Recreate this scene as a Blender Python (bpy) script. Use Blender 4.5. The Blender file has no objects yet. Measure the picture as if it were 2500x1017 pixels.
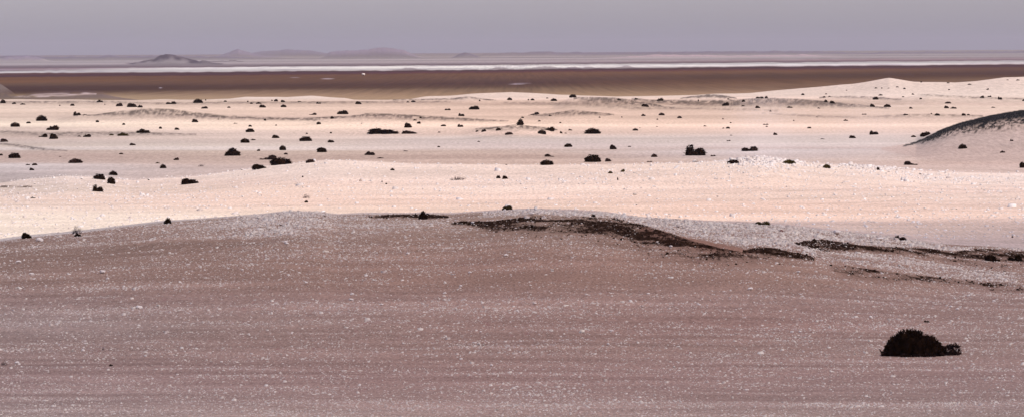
import bpy, math
import numpy as np
from mathutils import Vector, Matrix
R = math.radians
sc = bpy.context.scene
COL = sc.collection

# ---------------------------------------------------------------- camera
W, H = 2500.0, 1017.0            # the photograph's size; layout tables below use its pixels as a map grid
F = 9495.0                       # focal length in those pixels (15 degree wide telephoto view)
HC = 8.2                         # eye height over the sand flat
ROLL = math.atan(14.0 / 2500.0)  # the horizon sinks to the left
PITCH = math.atan((508.5 - 124.0) / F)
cam_d = bpy.data.cameras.new('camera'); cam = bpy.data.objects.new('camera', cam_d); COL.objects.link(cam)
cam_d.sensor_width = 36.0; cam_d.lens = 36.0 * F / W
cam_d.clip_start = 0.5; cam_d.clip_end = 80000
fwd = np.array([0.0, math.cos(PITCH), -math.sin(PITCH)])
up0 = np.array([0.0, math.sin(PITCH), math.cos(PITCH)]); rt0 = np.array([1.0, 0, 0])
rt = math.cos(ROLL) * rt0 - math.sin(ROLL) * up0
up = math.cos(ROLL) * up0 + math.sin(ROLL) * rt0
M = Matrix(((rt[0], up[0], -fwd[0], 0), (rt[1], up[1], -fwd[1], 0), (rt[2], up[2], -fwd[2], HC), (0, 0, 0, 1)))
cam.matrix_world = M
sc.camera = cam

# ---------------------------------------------------------------- sky, sun, exposure
SUN_EL, SUN_AZ = 57.0, 128.0
world = bpy.data.worlds.new('World'); sc.world = world; world.use_nodes = True
nt = world.node_tree; bg = nt.nodes['Background']
sky = nt.nodes.new('ShaderNodeTexSky'); sky.sky_type = 'NISHITA'; sky.sun_disc = False
sky.sun_elevation = R(SUN_EL); sky.sun_rotation = R(SUN_AZ)
sky.dust_density = 1.3; sky.air_density = 1.0; sky.ozone_density = 1.0
tint = nt.nodes.new('ShaderNodeMix'); tint.data_type = 'RGBA'; tint.blend_type = 'MULTIPLY'
tint.inputs[0].default_value = 1.0; tint.inputs[7].default_value = (0.77, 0.715, 0.93, 1)
nt.links.new(sky.outputs[0], tint.inputs[6]); nt.links.new(tint.outputs[2], bg.inputs[0])
bg.inputs[1].default_value = 0.15
sun_d = bpy.data.lights.new('sun', 'SUN'); sun = bpy.data.objects.new('sun', sun_d); COL.objects.link(sun)
sun_d.energy = 3.3; sun_d.angle = R(0.55); sun_d.color = (1.0, 0.93, 0.85)
SD = np.array([math.sin(R(SUN_AZ)) * math.cos(R(SUN_EL)), math.cos(R(SUN_AZ)) * math.cos(R(SUN_EL)), math.sin(R(SUN_EL))])
sun.rotation_euler = Vector(-SD).to_track_quat('-Z', 'Y').to_euler()
sun.location = (0, 0, 60)
sc.view_settings.view_transform = 'Standard'; sc.view_settings.look = 'None'
sc.view_settings.exposure = 0.3; sc.view_settings.gamma = 1.0
sc.render.engine = 'CYCLES'
sc.cycles.volume_bounces = 0
sc.cycles.max_bounces = 8

# calibration: light arriving on open and clouded ground (in display units), haze colour, haze density
E_SUN = np.array([1.44, 1.38, 1.46])
E_SHADE = np.array([0.95, 0.98, 1.40])
HAZE_DENS = 6.2e-5
HAZE_L = np.array([0.40, 0.335, 0.395])

rng = np.random.default_rng(7)


# ---------------------------------------------------------------- small helpers
def proj(X, Y, Z):
    d = np.stack([X, Y, Z - HC], -1)
    zz = d @ fwd
    zz = np.maximum(zz, 1e-3)
    return W / 2 + F * (d @ rt) / zz, H / 2 - F * (d @ up) / zz


def tan_el(px, py):
    """slope of the sight line and its sideways slope for a map-grid position"""
    a = (px - W / 2) / F; b = (H / 2 - py) / F
    d = fwd[None, :] + a[..., None] * rt[None, :] + b[..., None] * up[None, :]
    return d[..., 0] / d[..., 1], d[..., 2] / d[..., 1]


def hash2(ix, iy, seed):
    h = (ix.astype(np.int64) * 374761393 + iy.astype(np.int64) * 668265263 + seed * 1442695041) & 0xFFFFFFFF
    h = ((h ^ (h >> 13)) * 1274126177) & 0xFFFFFFFF
    h = h ^ (h >> 16)
    return (h & 0xFFFF) / 65535.0


def vn(x, y, seed=0):
    x = np.asarray(x, float); y = np.asarray(y, float)
    ix = np.floor(x); iy = np.floor(y); fx = x - ix; fy = y - iy
    fx = fx * fx * (3 - 2 * fx); fy = fy * fy * (3 - 2 * fy)
    a = hash2(ix, iy, seed); b = hash2(ix + 1, iy, seed); c = hash2(ix, iy + 1, seed); d = hash2(ix + 1, iy + 1, seed)
    return (a * (1 - fx) + b * fx) * (1 - fy) + (c * (1 - fx) + d * fx) * fy - 0.5


def sst(e0, e1, x):
    t = np.clip((x - e0) / (e1 - e0), 0, 1)
    return t * t * (3 - 2 * t)


def line(pts):
    xs = [p[0] for p in pts]; ys = [p[1] for p in pts]
    return lambda u: np.interp(u, xs, ys)


# ---------------------------------------------------------------- terrain
crest1 = line([(-3000, 640), (-600, 625), (-200, 605), (0, 591), (60, 583), (200, 570), (400, 545), (520, 536), (640, 527), (700, 520), (770, 521), (820, 528), (900, 526),
               (1000, 525), (1100, 526), (1200, 520), (1300, 515), (1400, 517), (1480, 523), (1560, 536), (1700, 544), (1900, 553), (2000, 565),
               (2100, 575), (2200, 586), (2300, 601), (2400, 605), (2500, 611), (3000, 625), (5000, 640)])
crest2 = line([(-3000, 460), (0, 449), (60, 440), (160, 431), (220, 434), (320, 442), (450, 434), (560, 420), (640, 407), (740, 396), (800, 391), (900, 395), (1000, 400), (1100, 402),
               (1250, 404), (1400, 403), (1560, 402), (1700, 398), (1790, 392), (1850, 386), (1900, 391), (1950, 397), (2050, 405), (2150, 410), (2250, 420),
               (2350, 424), (2500, 427), (5000, 440)])
crest3 = line([(-3000, 250), (0, 243), (250, 245), (500, 244), (560, 241), (600, 237), (700, 239), (760, 236), (840, 239), (880, 246), (930, 246), (1000, 243), (1040, 237),
               (1150, 229), (1250, 225), (1320, 230), (1500, 236), (1700, 233), (1860, 226), (2000, 214), (2080, 207), (2170, 192), (2230, 199), (2330, 203),
               (2380, 199), (2450, 190), (2500, 189), (3200, 200), (5000, 220)])


def z_at(py, u, Y):
    s, t = tan_el(np.asarray(u, float), np.asarray(py, float))
    return HC + t * Y


# local ridges: (distance from the foot row, crest rows along the map grid)
RIDGES = [
    (292, [(170, 283), (230, 281), (300, 273), (350, 266), (420, 269), (480, 277), (560, 284), (640, 287), (760, 296)]),
    (298, [(760, 294), (830, 286), (900, 279), (1000, 281), (1090, 286), (1200, 291), (1300, 297)]),
    (262, [(1380, 243), (1440, 238), (1500, 240), (1540, 245), (1580, 252), (1620, 260), (1640, 264)]),
    (266, [(1640, 262), (1780, 248), (1850, 240), (1950, 243), (2030, 251), (2110, 258), (2160, 265)]),
    (244, [(1660, 241), (1700, 236), (1730, 232), (1770, 234), (1800, 241)]),
    (326, [(1160, 318), (1200, 312), (1260, 305), (1310, 310), (1350, 317)]),
    (288, [(1320, 284), (1360, 276), (1400, 270), (1440, 274), (1500, 284)]),
    (246, [(960, 245), (1110, 241), (1140, 237), (1170, 240), (1200, 243)]),
    (248, [(2180, 246), (2260, 231), (2400, 238), (2500, 242), (2600, 247)]),
    (408, [(1800, 392), (1900, 383), (2000, 375), (2100, 366), (2190, 358), (2235, 349), (2300, 317), (2340, 304), (2400, 289), (2450, 279), (2500, 272),
           (2600, 263), (2750, 262), (3000, 290), (3200, 330), (3400, 392)]),
]
# far hills: (distance, half depth, darkness, outline rows)
HILLS = [
    (4700, 420, 1.0, [(300, 165), (340, 152), (375, 143), (392, 135), (405, 132), (425, 133), (445, 139), (470, 146), (500, 156), (540, 163)]),
    (4400, 200, 1.0, [(455, 166), (474, 158), (480, 151), (494, 147), (508, 150), (525, 158), (550, 165)]),
    (5600, 250, 0.7, [(505, 156), (530, 150), (545, 149), (553, 153), (562, 147), (576, 146), (582, 151), (600, 157)]),
    (9500, 500, 0.34, [(520, 140), (560, 128), (572, 123), (582, 120), (592, 124), (612, 128), (640, 136), (700, 138)]),
    (11500, 600, 0.25, [(570, 137), (640, 126), (700, 121), (760, 124), (800, 130), (860, 137)]),
    (8200, 500, 0.30, [(780, 141), (806, 126), (850, 123), (880, 124), (905, 120), (935, 116), (960, 119), (990, 125), (1005, 133), (1040, 142)]),
    (7600, 300, 0.45, [(1100, 143), (1120, 133), (1135, 129), (1150, 133), (1175, 141)]),
    (6500, 300, 0.3, [(0, 140), (60, 137), (110, 141)]),
    (8000, 500, 0.45, [(-400, 141), (0, 137), (60, 136), (160, 139), (240, 138), (270, 135), (300, 137), (400, 137), (700, 140)]),
    (9000, 600, 0.5, [(1150, 133), (1300, 127), (1500, 129), (1660, 127), (1900, 125), (2100, 128), (2500, 125), (3000, 124)]),
    (7000, 350, 0.0, [(1450, 146), (1540, 138), (1600, 135), (1700, 135), (1800, 137), (1960, 134), (2030, 139), (2080, 146)]),
    (1000, 60, 0.0, [(-300, 233), (-100, 205), (0, 214), (12, 221), (30, 227), (45, 232)]),
    (1080, 80, 0.4, [(40, 238), (90, 229), (150, 226), (210, 225), (250, 229), (285, 238)]),
]
PLAIN = -5.0


def terrain(X, Y):
    u = W / 2 + F * (X / np.maximum(Y, 40.0)) * 1.0
    # correct map column for pitch and roll
    u = W / 2 + (u - W / 2) * (1.0 / math.cos(PITCH)) * 0.9992 - 2.0
    one = np.ones_like(u)
    Yc1 = 148 + 5 * np.sin(u / 500.0) + 8 * sst(1700, 2500, u)
    c1 = z_at(crest1(u), u, Yc1)
    Yc2 = 265 + 6 * np.sin(u / 330.0)
    c2 = z_at(crest2(u), u, Yc2)
    Yc3 = 800 - 60 * sst(1900, 2300, u)
    c3 = z_at(crest3(u), u, Yc3)
    # z where the bright flat behind the first crest begins
    zb = 0.45 * np.clip(c1, 0, 2.5) - 0.35
    Ys = np.stack([-60 * one, 0 * one, 30 * one, 62 * one, 88 * one, 116 * one, Yc1 - 14, Yc1, Yc1 + 9, Yc1 + 24, 215 * one, Yc2 - 14, Yc2, 292 * one, 335 * one,
                   400 * one, 500 * one, 640 * one, Yc3 - 50, Yc3, Yc3 + 70, 1250 * one, 60000 * one], -1)
    Zs = np.stack([6.2 * one, 6.3 * one, 3.2 * one, 0.1 * one, 0.02 * one, 0.12 + 0.18 * c1, c1 * 0.9 - 0.07, c1, c1 - 0.28, zb * 0.7, -0.12 * one, c2 * 0.9 - 0.1, c2,
                   -0.32 * one, -0.12 * one, 0.08 * one, 0.22 * one, 0.10 * one,
                   0.6 * c3 - 0.3, c3, c3 - 1.6, PLAIN * one, PLAIN * one], -1)
    dx = np.diff(Ys, axis=-1); dl = np.diff(Zs, axis=-1) / dx
    m = np.zeros_like(Ys)
    w1 = 2 * dx[..., 1:] + dx[..., :-1]; w2 = dx[..., 1:] + 2 * dx[..., :-1]
    d0 = dl[..., :-1]; d1 = dl[..., 1:]
    same = (d0 * d1) > 0
    with np.errstate(divide='ignore', invalid='ignore'):
        hm = (w1 + w2) / (w1 / d0 + w2 / d1)
    m[..., 1:-1] = np.where(same, hm, 0)
    Yq = np.clip(Y, -59.9, 59000)
    z = np.zeros_like(u)
    for k in range(dx.shape[-1]):
        inn = (Yq >= Ys[..., k]) & (Yq < Ys[..., k + 1])
        h = dx[..., k]; t = (Yq - Ys[..., k]) / h
        t2 = t * t; t3 = t2 * t
        zz = (2 * t3 - 3 * t2 + 1) * Zs[..., k] + (t3 - 2 * t2 + t) * h * m[..., k] + (-2 * t3 + 3 * t2) * Zs[..., k + 1] + (t3 - t2) * h * m[..., k + 1]
        z = np.where(inn, zz, z)
    base = z.copy()
    for foot, rows in RIDGES:
        rr = line(rows); u0, u1 = rows[0][0], rows[-1][0]
        um = 0.5 * (rows[0][0] + rows[-1][0])
        yh = 131 - 14 * um / 2500
        Yb = 8.1 * F / (foot - yh) if foot < 400 else 335.0
        need = z_at(rr(u), u, Yb) - 0.08
        amp = np.clip(need, 0, 4) * sst(u0 - 40, u0 + 20, u) * (1 - sst(u1 - 20, u1 + 40, u))
        wd = Yb * (0.05 if foot < 400 else 0.09)
        g = np.exp(-((Y - Yb) / wd) ** 2)
        z = np.maximum(z, z * (1 - g) + (amp + 0.08) * g) if foot >= 400 else z + amp * g * 0.97
    far = np.zeros_like(z)
    for Yb, wd, dk, rows in HILLS:
        rr = line(rows); u0, u1 = rows[0][0], rows[-1][0]
        need = z_at(rr(u) + (3.0 * vn(u / 22.0, one * 3.3, int(Yb)) + 1.2 * vn(u / 7.0, one * 1.3, int(Yb))) if Yb > 4000 else rr(u), u, Yb) - PLAIN
        edge = min(40, (u1 - u0) * 0.2)
        amp = np.clip(need, 0, 80) * sst(u0 - edge, u0 + edge, u) * (1 - sst(u1 - edge, u1 + edge, u))
        far = np.maximum(far, amp * np.exp(-((Y - Yb) / wd) ** 2))
    z = z + far
    # small relief
    near = 1 - sst(400, 900, Y)
    z = z + near * (0.035 * vn(X / 0.9, Y / 0.9, 1) + 0.06 * vn(X / 3.1, Y / 2.7, 2)) * sst(60, 85, Y)
    z = z + sst(160, 215, Y) * (1 - sst(650, 750, Y)) * (0.16 * vn(X / 14, Y / 11, 3) + 0.22 * vn(X / 37, Y / 25, 4)) * (1 - np.exp(-((Y - Yc2) / 22) ** 2))
    z = z + 0.35 * vn(X / 6, Y / 30, 5) * np.exp(-((Y - Yc3) / 40) ** 2)
    return z, u, Yc1, Yc2, Yc3


def find(px, py, behind=False):
    """where the sight line of a map-grid position meets the ground"""
    px = np.atleast_1d(np.asarray(px, float)); py = np.atleast_1d(np.asarray(py, float))
    s, t = tan_el(px, py)
    Yg = np.concatenate([np.arange(60, 400, 0.4), np.arange(400, 1500, 2.0), np.arange(1500, 12000, 20.0)])
    out = np.zeros((len(px), 3))
    for i in range(len(px)):
        z = terrain(s[i] * Yg, Yg)[0]
        ok = np.nonzero((HC + t[i] * Yg) <= z)[0]
        k = ok[0] if len(ok) else len(Yg) - 1
        out[i] = (s[i] * Yg[k], Yg[k], z[k])
    return out


def ground_z(X, Y):
    return terrain(np.asarray(X, float), np.asarray(Y, float))[0]


def new_mesh(name, V, Fc, mat=None, smooth=False):
    """V (n,3), Fc (m,k) with constant k"""
    V = np.asarray(V, np.float32); Fc = np.asarray(Fc, np.int32)
    me = bpy.data.meshes.new(name)
    me.vertices.add(len(V)); me.vertices.foreach_set('co', V.ravel())
    k = Fc.shape[1]
    me.loops.add(Fc.size); me.loops.foreach_set('vertex_index', Fc.ravel())
    me.polygons.add(len(Fc)); me.polygons.foreach_set('loop_start', np.arange(0, Fc.size, k, dtype=np.int32))
    me.polygons.foreach_set('loop_total', np.full(len(Fc), k, np.int32))
    if smooth:
        me.polygons.foreach_set('use_smooth', np.ones(len(Fc), bool))
    me.update(calc_edges=True)
    if mat:
        me.materials.append(mat)
    return me


def link(name, me, parent=None):
    o = bpy.data.objects.new(name, me); COL.objects.link(o)
    if parent:
        o.parent = parent
    return o


def lin(c):
    c = np.asarray(c, float) / 255.0
    return np.where(c <= 0.04045, c / 12.92, ((c + 0.055) / 1.055) ** 2.4)


# colour tables of the ground, as they read in daylight on the map grid: row -> colours at columns CX
CX = [0, 625, 1250, 1875, 2500]


def table(rows, gain=(1, 1, 1)):
    ys = np.array([r[0] for r in rows], float)
    grid = np.zeros((len(rows), 5, 3))
    for i, r in enumerate(rows):
        cs = r[1:]
        if len(cs) == 1:
            cs = cs * 5
        grid[i] = lin(np.array(cs) * np.array(gain))
    return ys, grid


def look(tb, px, py):
    ys, g = tb
    px = px + 170 * vn(px / 260.0, py / 7.0, 301) + 60 * vn(px / 70.0, py / 3.0, 302)
    fx = np.clip(px / 625.0, 0, 3.9999); ix = fx.astype(int); tx = (fx - ix)[..., None]; tx = tx * tx * (3 - 2 * tx)
    py = np.clip(py, ys[0], ys[-1] - 1e-3)
    iy = np.clip(np.searchsorted(ys, py, side='right') - 1, 0, len(ys) - 2)
    ty = ((py - ys[iy]) / (ys[iy + 1] - ys[iy]))[..., None]
    a = g[iy, ix] * (1 - tx) + g[iy, ix + 1] * tx
    b = g[iy + 1, ix] * (1 - tx) + g[iy + 1, ix + 1] * tx
    return a * (1 - ty) + b * ty


T_FORE = table([
    (510, (152, 128, 126)), (560, (150, 120, 118), (152, 124, 122), (150, 124, 122), (154, 126, 124), (152, 126, 126)), (600, (145, 117, 115)), (640, (144, 115, 113), (145, 116, 114), (148, 118, 117), (149, 119, 117), (150, 121, 120)),
    (690, (146, 117, 116)), (730, (150, 122, 124)), (790, (156, 132, 136), (150, 124, 126), (148, 120, 122), (148, 118, 120), (150, 122, 124)),
    (850, (147, 120, 122)), (920, (150, 122, 126)), (980, (154, 128, 132)), (1017, (160, 136, 140)), (1100, (156, 130, 132))], (1.075, 1.085, 1.065))
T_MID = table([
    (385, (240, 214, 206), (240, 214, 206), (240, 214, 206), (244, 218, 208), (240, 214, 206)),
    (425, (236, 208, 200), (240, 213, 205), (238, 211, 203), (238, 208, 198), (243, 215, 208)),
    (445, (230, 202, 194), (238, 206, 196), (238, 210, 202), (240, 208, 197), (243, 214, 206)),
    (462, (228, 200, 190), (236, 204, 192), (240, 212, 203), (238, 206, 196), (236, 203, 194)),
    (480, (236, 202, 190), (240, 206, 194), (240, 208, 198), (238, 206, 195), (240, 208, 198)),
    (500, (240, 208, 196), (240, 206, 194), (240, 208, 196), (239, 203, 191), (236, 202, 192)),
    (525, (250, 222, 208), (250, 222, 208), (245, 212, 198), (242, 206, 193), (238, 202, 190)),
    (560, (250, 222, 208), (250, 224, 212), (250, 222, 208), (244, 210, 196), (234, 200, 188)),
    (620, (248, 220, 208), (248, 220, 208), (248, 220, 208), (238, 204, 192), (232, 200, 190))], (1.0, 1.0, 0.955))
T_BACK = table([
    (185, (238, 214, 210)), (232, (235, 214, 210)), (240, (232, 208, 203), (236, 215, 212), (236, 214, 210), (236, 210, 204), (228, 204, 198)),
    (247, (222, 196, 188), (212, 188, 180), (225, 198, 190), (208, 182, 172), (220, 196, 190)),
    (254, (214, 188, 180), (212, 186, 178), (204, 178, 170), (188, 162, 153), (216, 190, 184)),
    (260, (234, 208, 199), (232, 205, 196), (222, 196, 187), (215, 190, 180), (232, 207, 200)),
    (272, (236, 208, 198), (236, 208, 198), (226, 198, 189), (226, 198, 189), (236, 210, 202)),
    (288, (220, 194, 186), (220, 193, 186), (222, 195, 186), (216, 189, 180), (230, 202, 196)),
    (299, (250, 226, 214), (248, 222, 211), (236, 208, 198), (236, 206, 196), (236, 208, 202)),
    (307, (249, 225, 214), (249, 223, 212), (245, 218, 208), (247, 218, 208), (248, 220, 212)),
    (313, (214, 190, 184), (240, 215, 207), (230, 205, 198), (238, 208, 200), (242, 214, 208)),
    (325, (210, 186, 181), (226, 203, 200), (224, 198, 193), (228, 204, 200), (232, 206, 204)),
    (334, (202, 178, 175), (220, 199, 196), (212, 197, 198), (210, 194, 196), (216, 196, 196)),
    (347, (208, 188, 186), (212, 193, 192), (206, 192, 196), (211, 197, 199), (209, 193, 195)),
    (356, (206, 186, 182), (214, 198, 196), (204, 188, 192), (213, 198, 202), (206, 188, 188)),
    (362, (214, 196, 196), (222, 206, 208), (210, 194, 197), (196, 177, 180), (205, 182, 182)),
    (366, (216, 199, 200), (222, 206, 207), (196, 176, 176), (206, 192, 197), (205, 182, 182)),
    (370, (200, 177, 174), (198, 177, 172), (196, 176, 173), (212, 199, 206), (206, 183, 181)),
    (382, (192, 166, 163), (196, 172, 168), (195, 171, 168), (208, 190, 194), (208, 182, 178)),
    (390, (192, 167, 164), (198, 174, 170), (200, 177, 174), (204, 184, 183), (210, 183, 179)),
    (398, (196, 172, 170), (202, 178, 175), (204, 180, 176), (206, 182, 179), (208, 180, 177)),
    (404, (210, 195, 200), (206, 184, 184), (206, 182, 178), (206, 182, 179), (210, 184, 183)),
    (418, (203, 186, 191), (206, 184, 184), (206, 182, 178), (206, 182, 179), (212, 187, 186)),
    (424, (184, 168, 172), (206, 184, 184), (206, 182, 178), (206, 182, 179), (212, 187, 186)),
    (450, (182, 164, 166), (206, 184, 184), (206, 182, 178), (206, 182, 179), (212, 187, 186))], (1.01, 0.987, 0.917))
# far plain: rows corrected for the oblique run of its bands
T_FAR = table([
    (128, (150, 132, 148)), (140, (150, 132, 146)), (146, (156, 139, 150)), (155, (162, 146, 158)), (160, (156, 139, 151)), (164, (136, 115, 130), (150, 133, 146), (154, 137, 150), (140, 118, 130), (145, 125, 138)),
    (168.5, (132, 108, 122)), (169.5, (134, 110, 124), (206, 192, 202), (212, 200, 208), (206, 192, 202), (186, 170, 180)), (173, (136, 112, 124), (212, 199, 206), (218, 206, 213), (212, 200, 209), (214, 198, 207)),
    (175, (200, 186, 196), (210, 197, 204), (219, 208, 214), (211, 198, 207), (214, 198, 207)), (178, (216, 198, 208), (208, 193, 202), (222, 210, 218), (180, 160, 170), (180, 160, 168)),
    (179.5, (104, 80, 88), (190, 174, 184), (200, 184, 194), (94, 68, 76), (94, 68, 74)), (181.5, (96, 72, 78), (88, 62, 68), (88, 62, 68), (96, 68, 72), (98, 70, 72)),
    (187, (86, 64, 70), (88, 64, 68), (98, 72, 72), (104, 76, 76), (104, 78, 78)),
    (191, (116, 84, 78), (108, 80, 78), (112, 84, 80), (112, 84, 80), (100, 76, 76)), (200, (120, 86, 78), (110, 82, 78), (108, 82, 80), (96, 74, 74), (92, 70, 72)),
    (206, (104, 80, 78), (104, 78, 76), (96, 74, 76), (94, 72, 72), (96, 72, 72)), (214, (90, 68, 72), (92, 70, 72), (90, 68, 72), (104, 78, 74), (116, 90, 84)),
    (222, (88, 66, 70), (96, 72, 72), (104, 80, 78), (124, 94, 86), (132, 104, 96)), (228, (100, 76, 74), (132, 104, 96), (132, 106, 96), (132, 102, 93), (138, 110, 100)),
    (238, (150, 124, 108), (144, 116, 105), (140, 113, 101), (140, 111, 101), (140, 112, 102)), (260, (156, 130, 114))], (1.045, 1.055, 0.975))

# dark gravel: (column: top row, full-density row, row where it has thinned out)
DARK = [
    [(1100, 545, 546, 549), (1130, 539, 543, 552), (1150, 540, 545, 556), (1200, 540, 549, 575), (1260, 532, 545, 580), (1300, 527, 547, 588), (1400, 527, 549, 592), (1500, 533, 558, 614), (1560, 545, 572, 640), (1620, 564, 586, 650),
     (1700, 590, 603, 655), (1760, 605, 618, 660), (1800, 612, 615, 655), (1850, 625, 626, 650)],
    [(1815, 610, 611, 640), (1850, 603, 612, 650), (1890, 605, 615, 652), (1930, 614, 620, 652), (1990, 626, 628, 650)],
    [(1940, 594, 596, 606), (1965, 587, 595, 612), (2010, 585, 602, 622), (2050, 590, 603, 620), (2100, 598, 604, 618), (2200, 604, 611, 624), (2270, 606, 616, 640), (2330, 614, 617, 650), (2380, 606, 618, 660),
     (2440, 608, 622, 670), (2500, 614, 632, 660), (2600, 622, 636, 655), (2700, 634, 638, 648), (2780, 642, 643, 644)],
    [(2025, 648, 649, 652), (2040, 648, 654, 668), (2080, 651, 660, 680), (2150, 660, 667, 690), (2250, 672, 677, 694), (2330, 680, 682, 702), (2400, 690, 690, 705)],
    [(2395, 691, 692, 706), (2415, 687, 696, 714), (2435, 686, 698, 716), (2465, 689, 697, 722), (2480, 694, 696, 722), (2560, 702, 704, 716), (2600, 708, 709, 710)],
    [(900, 527, 528, 532), (940, 524, 529, 536), (1000, 523, 529, 537), (1050, 523, 530, 537), (1095, 527, 529, 534)],
    [(-20, 454, 456, 460), (30, 453, 456, 460), (78, 453, 456, 459)],
]
# greyish gravel faces of the dunes behind (same layout) with strength
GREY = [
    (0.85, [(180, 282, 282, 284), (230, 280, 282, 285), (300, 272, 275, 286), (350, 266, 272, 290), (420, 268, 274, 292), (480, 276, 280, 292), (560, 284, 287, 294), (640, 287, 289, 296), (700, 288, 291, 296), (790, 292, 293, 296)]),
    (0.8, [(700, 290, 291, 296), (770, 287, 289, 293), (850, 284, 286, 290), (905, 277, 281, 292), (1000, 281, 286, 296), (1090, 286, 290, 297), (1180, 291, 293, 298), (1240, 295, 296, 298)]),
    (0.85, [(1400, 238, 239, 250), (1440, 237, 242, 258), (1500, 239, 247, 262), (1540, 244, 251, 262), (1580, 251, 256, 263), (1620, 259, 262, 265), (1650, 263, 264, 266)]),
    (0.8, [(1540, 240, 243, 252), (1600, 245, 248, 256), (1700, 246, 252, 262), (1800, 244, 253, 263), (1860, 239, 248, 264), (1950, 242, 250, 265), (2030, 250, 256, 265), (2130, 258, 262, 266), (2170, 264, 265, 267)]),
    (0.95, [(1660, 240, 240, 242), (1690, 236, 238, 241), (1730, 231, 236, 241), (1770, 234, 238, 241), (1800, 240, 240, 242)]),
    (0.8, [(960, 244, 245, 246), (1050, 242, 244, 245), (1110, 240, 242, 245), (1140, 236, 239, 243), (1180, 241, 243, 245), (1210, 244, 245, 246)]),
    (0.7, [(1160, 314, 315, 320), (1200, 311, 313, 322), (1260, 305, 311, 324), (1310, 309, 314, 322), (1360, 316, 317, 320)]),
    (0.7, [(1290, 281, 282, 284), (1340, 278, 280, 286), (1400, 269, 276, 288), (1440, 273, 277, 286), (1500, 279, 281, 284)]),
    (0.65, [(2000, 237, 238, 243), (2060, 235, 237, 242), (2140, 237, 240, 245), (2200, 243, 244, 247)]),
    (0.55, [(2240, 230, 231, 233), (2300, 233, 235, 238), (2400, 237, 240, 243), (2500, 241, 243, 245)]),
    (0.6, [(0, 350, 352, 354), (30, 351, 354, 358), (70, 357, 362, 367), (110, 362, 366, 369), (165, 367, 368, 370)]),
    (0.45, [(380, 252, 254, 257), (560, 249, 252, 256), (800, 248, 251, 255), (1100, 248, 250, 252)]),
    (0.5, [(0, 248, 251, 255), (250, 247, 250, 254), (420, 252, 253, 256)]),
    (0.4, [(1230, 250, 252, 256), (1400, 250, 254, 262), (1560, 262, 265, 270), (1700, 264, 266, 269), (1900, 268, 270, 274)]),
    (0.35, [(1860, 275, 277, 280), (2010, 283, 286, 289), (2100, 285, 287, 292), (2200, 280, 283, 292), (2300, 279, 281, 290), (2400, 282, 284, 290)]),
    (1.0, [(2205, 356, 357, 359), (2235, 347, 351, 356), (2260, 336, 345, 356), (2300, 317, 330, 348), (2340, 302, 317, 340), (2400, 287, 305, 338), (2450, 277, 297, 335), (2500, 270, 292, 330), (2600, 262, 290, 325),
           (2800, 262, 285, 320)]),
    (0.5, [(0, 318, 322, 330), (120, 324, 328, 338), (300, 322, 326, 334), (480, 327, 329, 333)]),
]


def stroke(rows, px, py):
    xs = [r[0] for r in rows]
    a = np.interp(px, xs, [r[1] for r in rows]); b = np.interp(px, xs, [r[2] for r in rows]); c = np.interp(px, xs, [r[3] for r in rows])
    inn = (px >= xs[0]) & (px <= xs[-1])
    d = np.clip((py - a + 1.0) / 1.0, 0, 1) * np.clip((c - py) / np.maximum(c - b, 0.5), 0, 1)
    return np.where(inn, d, 0)


def streaks(X, Y):
    """wind-laid bands; their width grows with distance"""
    Lw = np.clip(Y * Y / 12660.0, 0.3, 600)
    tot = np.zeros_like(X); ws = np.zeros_like(X)
    for k, L in enumerate([0.35, 0.8, 1.9, 4.5, 11, 26, 60, 150, 400]):
        w = np.exp(-(np.log2(Lw / L) / 1.1) ** 2)
        tilt = 0.045 if L < 6 else 0.02
        tot += w * (vn(X / (7 * L) + k, (Y + tilt * X * 2) / L, 20 + k)); ws += w
    return tot / np.maximum(ws, 1e-3)


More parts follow.
